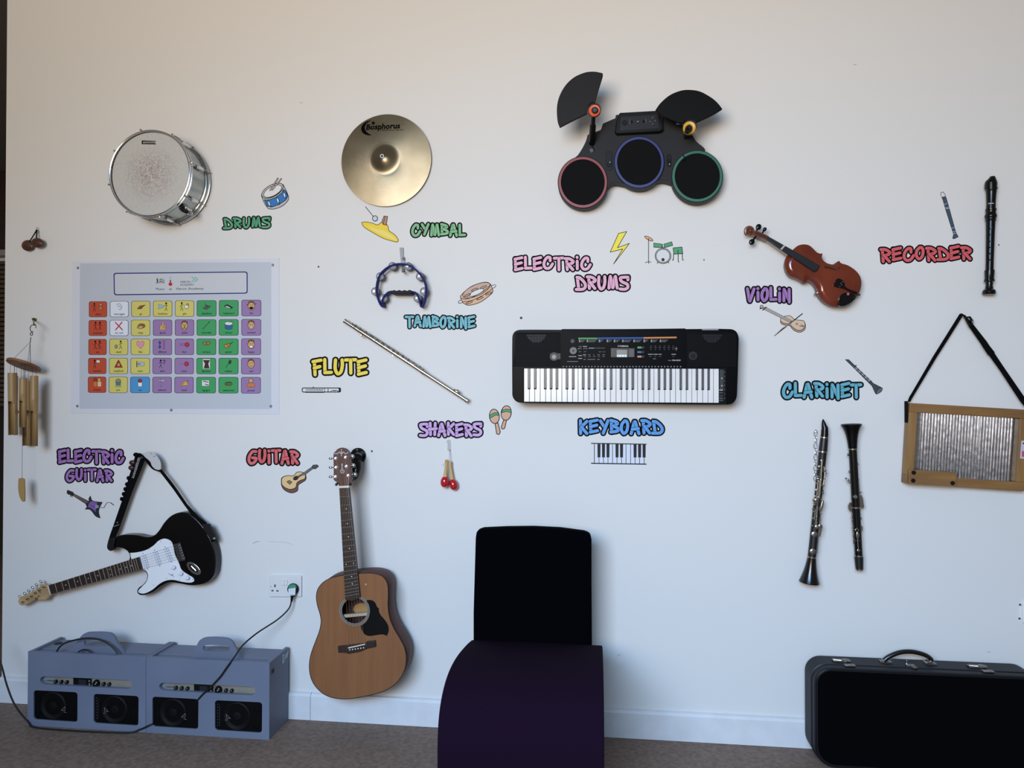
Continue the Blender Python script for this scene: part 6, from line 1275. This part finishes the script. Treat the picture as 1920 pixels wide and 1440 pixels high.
# ================================================================ chair
r = thing('chair', 'armless chair with purple rolled seat and black back', 'chair', (-.23, -.5, 0)); fab_p = mt('purple_fabric', '180a1c', .95, tex=1, ns=350, bump=.25, bd=.0006, spec=.08); fab_b = mt('black_fabric', '030306', 1.0, tex=1, ns=350, bump=.2, bd=.0006, spec=.04)
dr = 2.70; Y = lambda d: -3.0+d
x0s, x1s = W(877, 1217, 3-dr).x, W(1130, 1230, 3-dr).x
def zz_(y, d): return CAM.z-(y-735)/FPX*d
top_ = [(2.78, .45), (2.70, .466), (2.60, .482), (2.50, .495), (2.40, .500), (2.31, .491), (2.24, .464), (2.195, .420), (2.175, .36), (2.172, .28), (2.18, .2), (2.21, .12), (2.27, .06), (2.36, .03), (2.47, .012)]
prof = [(Y(d), zc_) for d, zc_ in top_]
inner = [(2.47, .0), (2.62, .0), (2.66, .02), (2.62, .05), (2.5, .08), (2.38, .12), (2.32, .2), (2.31, .3), (2.36, .36), (2.46, .39), (2.6, .385), (2.78, .37)]
prof2 = [(Y(d), a) for d, a in inner]
pf = cr([(y, a) for y, a in prof], 3, False)+cr([(y, a) for y, a in prof2], 3, False); pf = [p_ for i, p_ in enumerate(pf) if i == 0 or (p_[0]-pf[i-1][0])**2+(p_[1]-pf[i-1][1])**2 > 1e-6]
m = M(); m.prism([V((x0s, y, max(0, a))) for y, a in pf], (x1s-x0s, 0, 0), fab_p); build('seat', m, r, bevel=.012, seg=4)
db = 2.78; bo = 3-db
bk = [(891, 1010), (893, 996), (905, 992), (950, 990), (1000, 989.5), (1050, 992), (1095, 998), (1106, 1002), (1109, 1015), (1109, 1100), (1110, 1215), (1108, 1226), (1000, 1222), (894, 1216), (887, 1205), (887, 1150), (889, 1080)]
m = M(); P4 = [W(x, y+ (34 if y > 1200 else 0), bo) for x, y in bk]; P4 = [p_ for p_ in P4]
m.prism(P4, (0, .055, 0), fab_b); build('backrest', m, r, bevel=.012, seg=4)
# ================================================================ instrument case
lea = mt('case_leatherette', '18191f', .55, spec=.3, tex=1, ns=260, bump=.3, bd=.0008); lea2 = mt('case_front', '040406', .95, tex=1, ns=200, bump=.2, bd=.0006, spec=.05)
o1, o0, oc = .16, .03, .12
r = thing('instrument_case', 'large black instrument case with handle standing against the wall at right', 'case', (1.25, -.12, 0)); lean = .0
xl = W(1527, 1330, o1).x; xr = xl+.825; zt = W(1560, 1252, o1).z; Rr = .055
def rr3(x0, x1, z0, z1, rr, y, n=8, rb=None):
    o = []; rb = rb or rr
    for cx, cz, a, q_ in ((x1-rr, z1-rr, 0, rr), (x0+rr, z1-rr, PI/2, rr), (x0+rb, z0+rb, PI, rb), (x1-rb, z0+rb, 3*PI/2, rb)):
        for i in range(n+1): t = a+PI/2*i/n; o.append(V((cx+q_*math.cos(t), y, cz+q_*math.sin(t))))
    return o
zt = max(.28, zt)
m = M(); m.prism(rr3(xl, xr, .001, zt, .06, -oc, rb=.075), (0, oc-o0, 0), lea); build('shell', m, r, bevel=.006, seg=3)
m = M(); m.prism(rr3(xl+.001, xr-.001, .002, zt-.001, .06, -o1, rb=.075), (0, o1-oc-.003, 0), lea); lid = build('lid', m, r, bevel=.006, seg=3)
m = M(); m.prism(rr3(xl+.012, xr-.012, .012, zt-.012, .052, -o1-.001, rb=.066), (0, .004, 0), lea2); build('front_cloth', m, lid, smooth=0)
m = M(); lp = rr3(xl+.006, xr-.006, .006, zt-.006, .057, -o1-.0005, rb=.07); m.tube(lp, .0028, BLK, 8, closed=True); build('piping', m, lid)
m = M(); lp = rr3(xl-.0005, xr+.0005, .001, zt+.0005, .06, -oc-.0015, rb=.075); m.tube(lp, .0022, mt('case_metal_trim', '3a3a40', .4, .6), 8, closed=True); build('edge_trim', m, r)
nick = mt('worn_nickel', '8d8a84', .35, .9, tex=1, ns=90, c2='6a665e')
def top_pt(x, y, up=0):                         # a point on the case's top seen at this pixel
    g = G(x, y, zt+up); return g
def latch(xp, nm='latch'):
    c_ = top_pt(*xp); m = M(); m.box((c_.x-.014, -oc+.03, zt+.003), (.045, .03, .005), nick); m.tube([(c_.x-.035, -oc+.03, zt+.006), (c_.x-.005, -oc+.02, zt+.008)], .006, nick, 10); m.ball((c_.x+.012, -oc+.03, zt+.005), (.02, .017, .004), nick, 16, 6); a_ = build(nm, m, r, bevel=.001)
    m = M(); m.box((c_.x+.012, -oc-.014, zt+.003), (.04, .022, .004), nick); build('latch_tongue', m, a_, bevel=.001)
latch((1582, 1243)); latch((1841, 1256))
hc = top_pt(1716, 1252); m = M(); m.tube(spline3([V((hc.x-.092, -oc+.045, zt+.008)), V((hc.x-.075, -oc+.045, zt+.022)), V((hc.x-.035, -oc+.045, zt+.040)), V((hc.x+.01, -oc+.045, zt+.044)), V((hc.x+.055, -oc+.045, zt+.034)), V((hc.x+.078, -oc+.045, zt+.018)), V((hc.x+.076, -oc+.045, zt+.010))], 4), .0085, mt('handle_black', '0c0d0c', .25, coat=.4), 12); hn = build('handle', m, r)
for s_ in (-1, 1):
    m = M(); x_ = hc.x-.008+s_*.078; m.box((x_+s_*.004, -oc+.045, zt+.002), (.042, .028, .004), nick); m.tube([(x_-.012, -oc+.03, zt+.006), (x_+.014, -oc+.03, zt+.016), (x_+.014, -oc+.06, zt+.016), (x_-.012, -oc+.06, zt+.006)], .0022, CHROME, 8, closed=True); build('handle_mount', m, r)
m = M(); m.box((hc.x-.012, -oc+.012, zt+.003), (.03, .02, .005), nick); m.ball((hc.x-.004, -oc-.006, zt+.003), (.012, .012, .004), nick, 14, 6); m.tube([(hc.x-.022, -oc+.02, zt+.004), (hc.x-.022, -oc+.018, zt+.02)], .003, CHROME, 8); build('lock', m, r, bevel=.001)
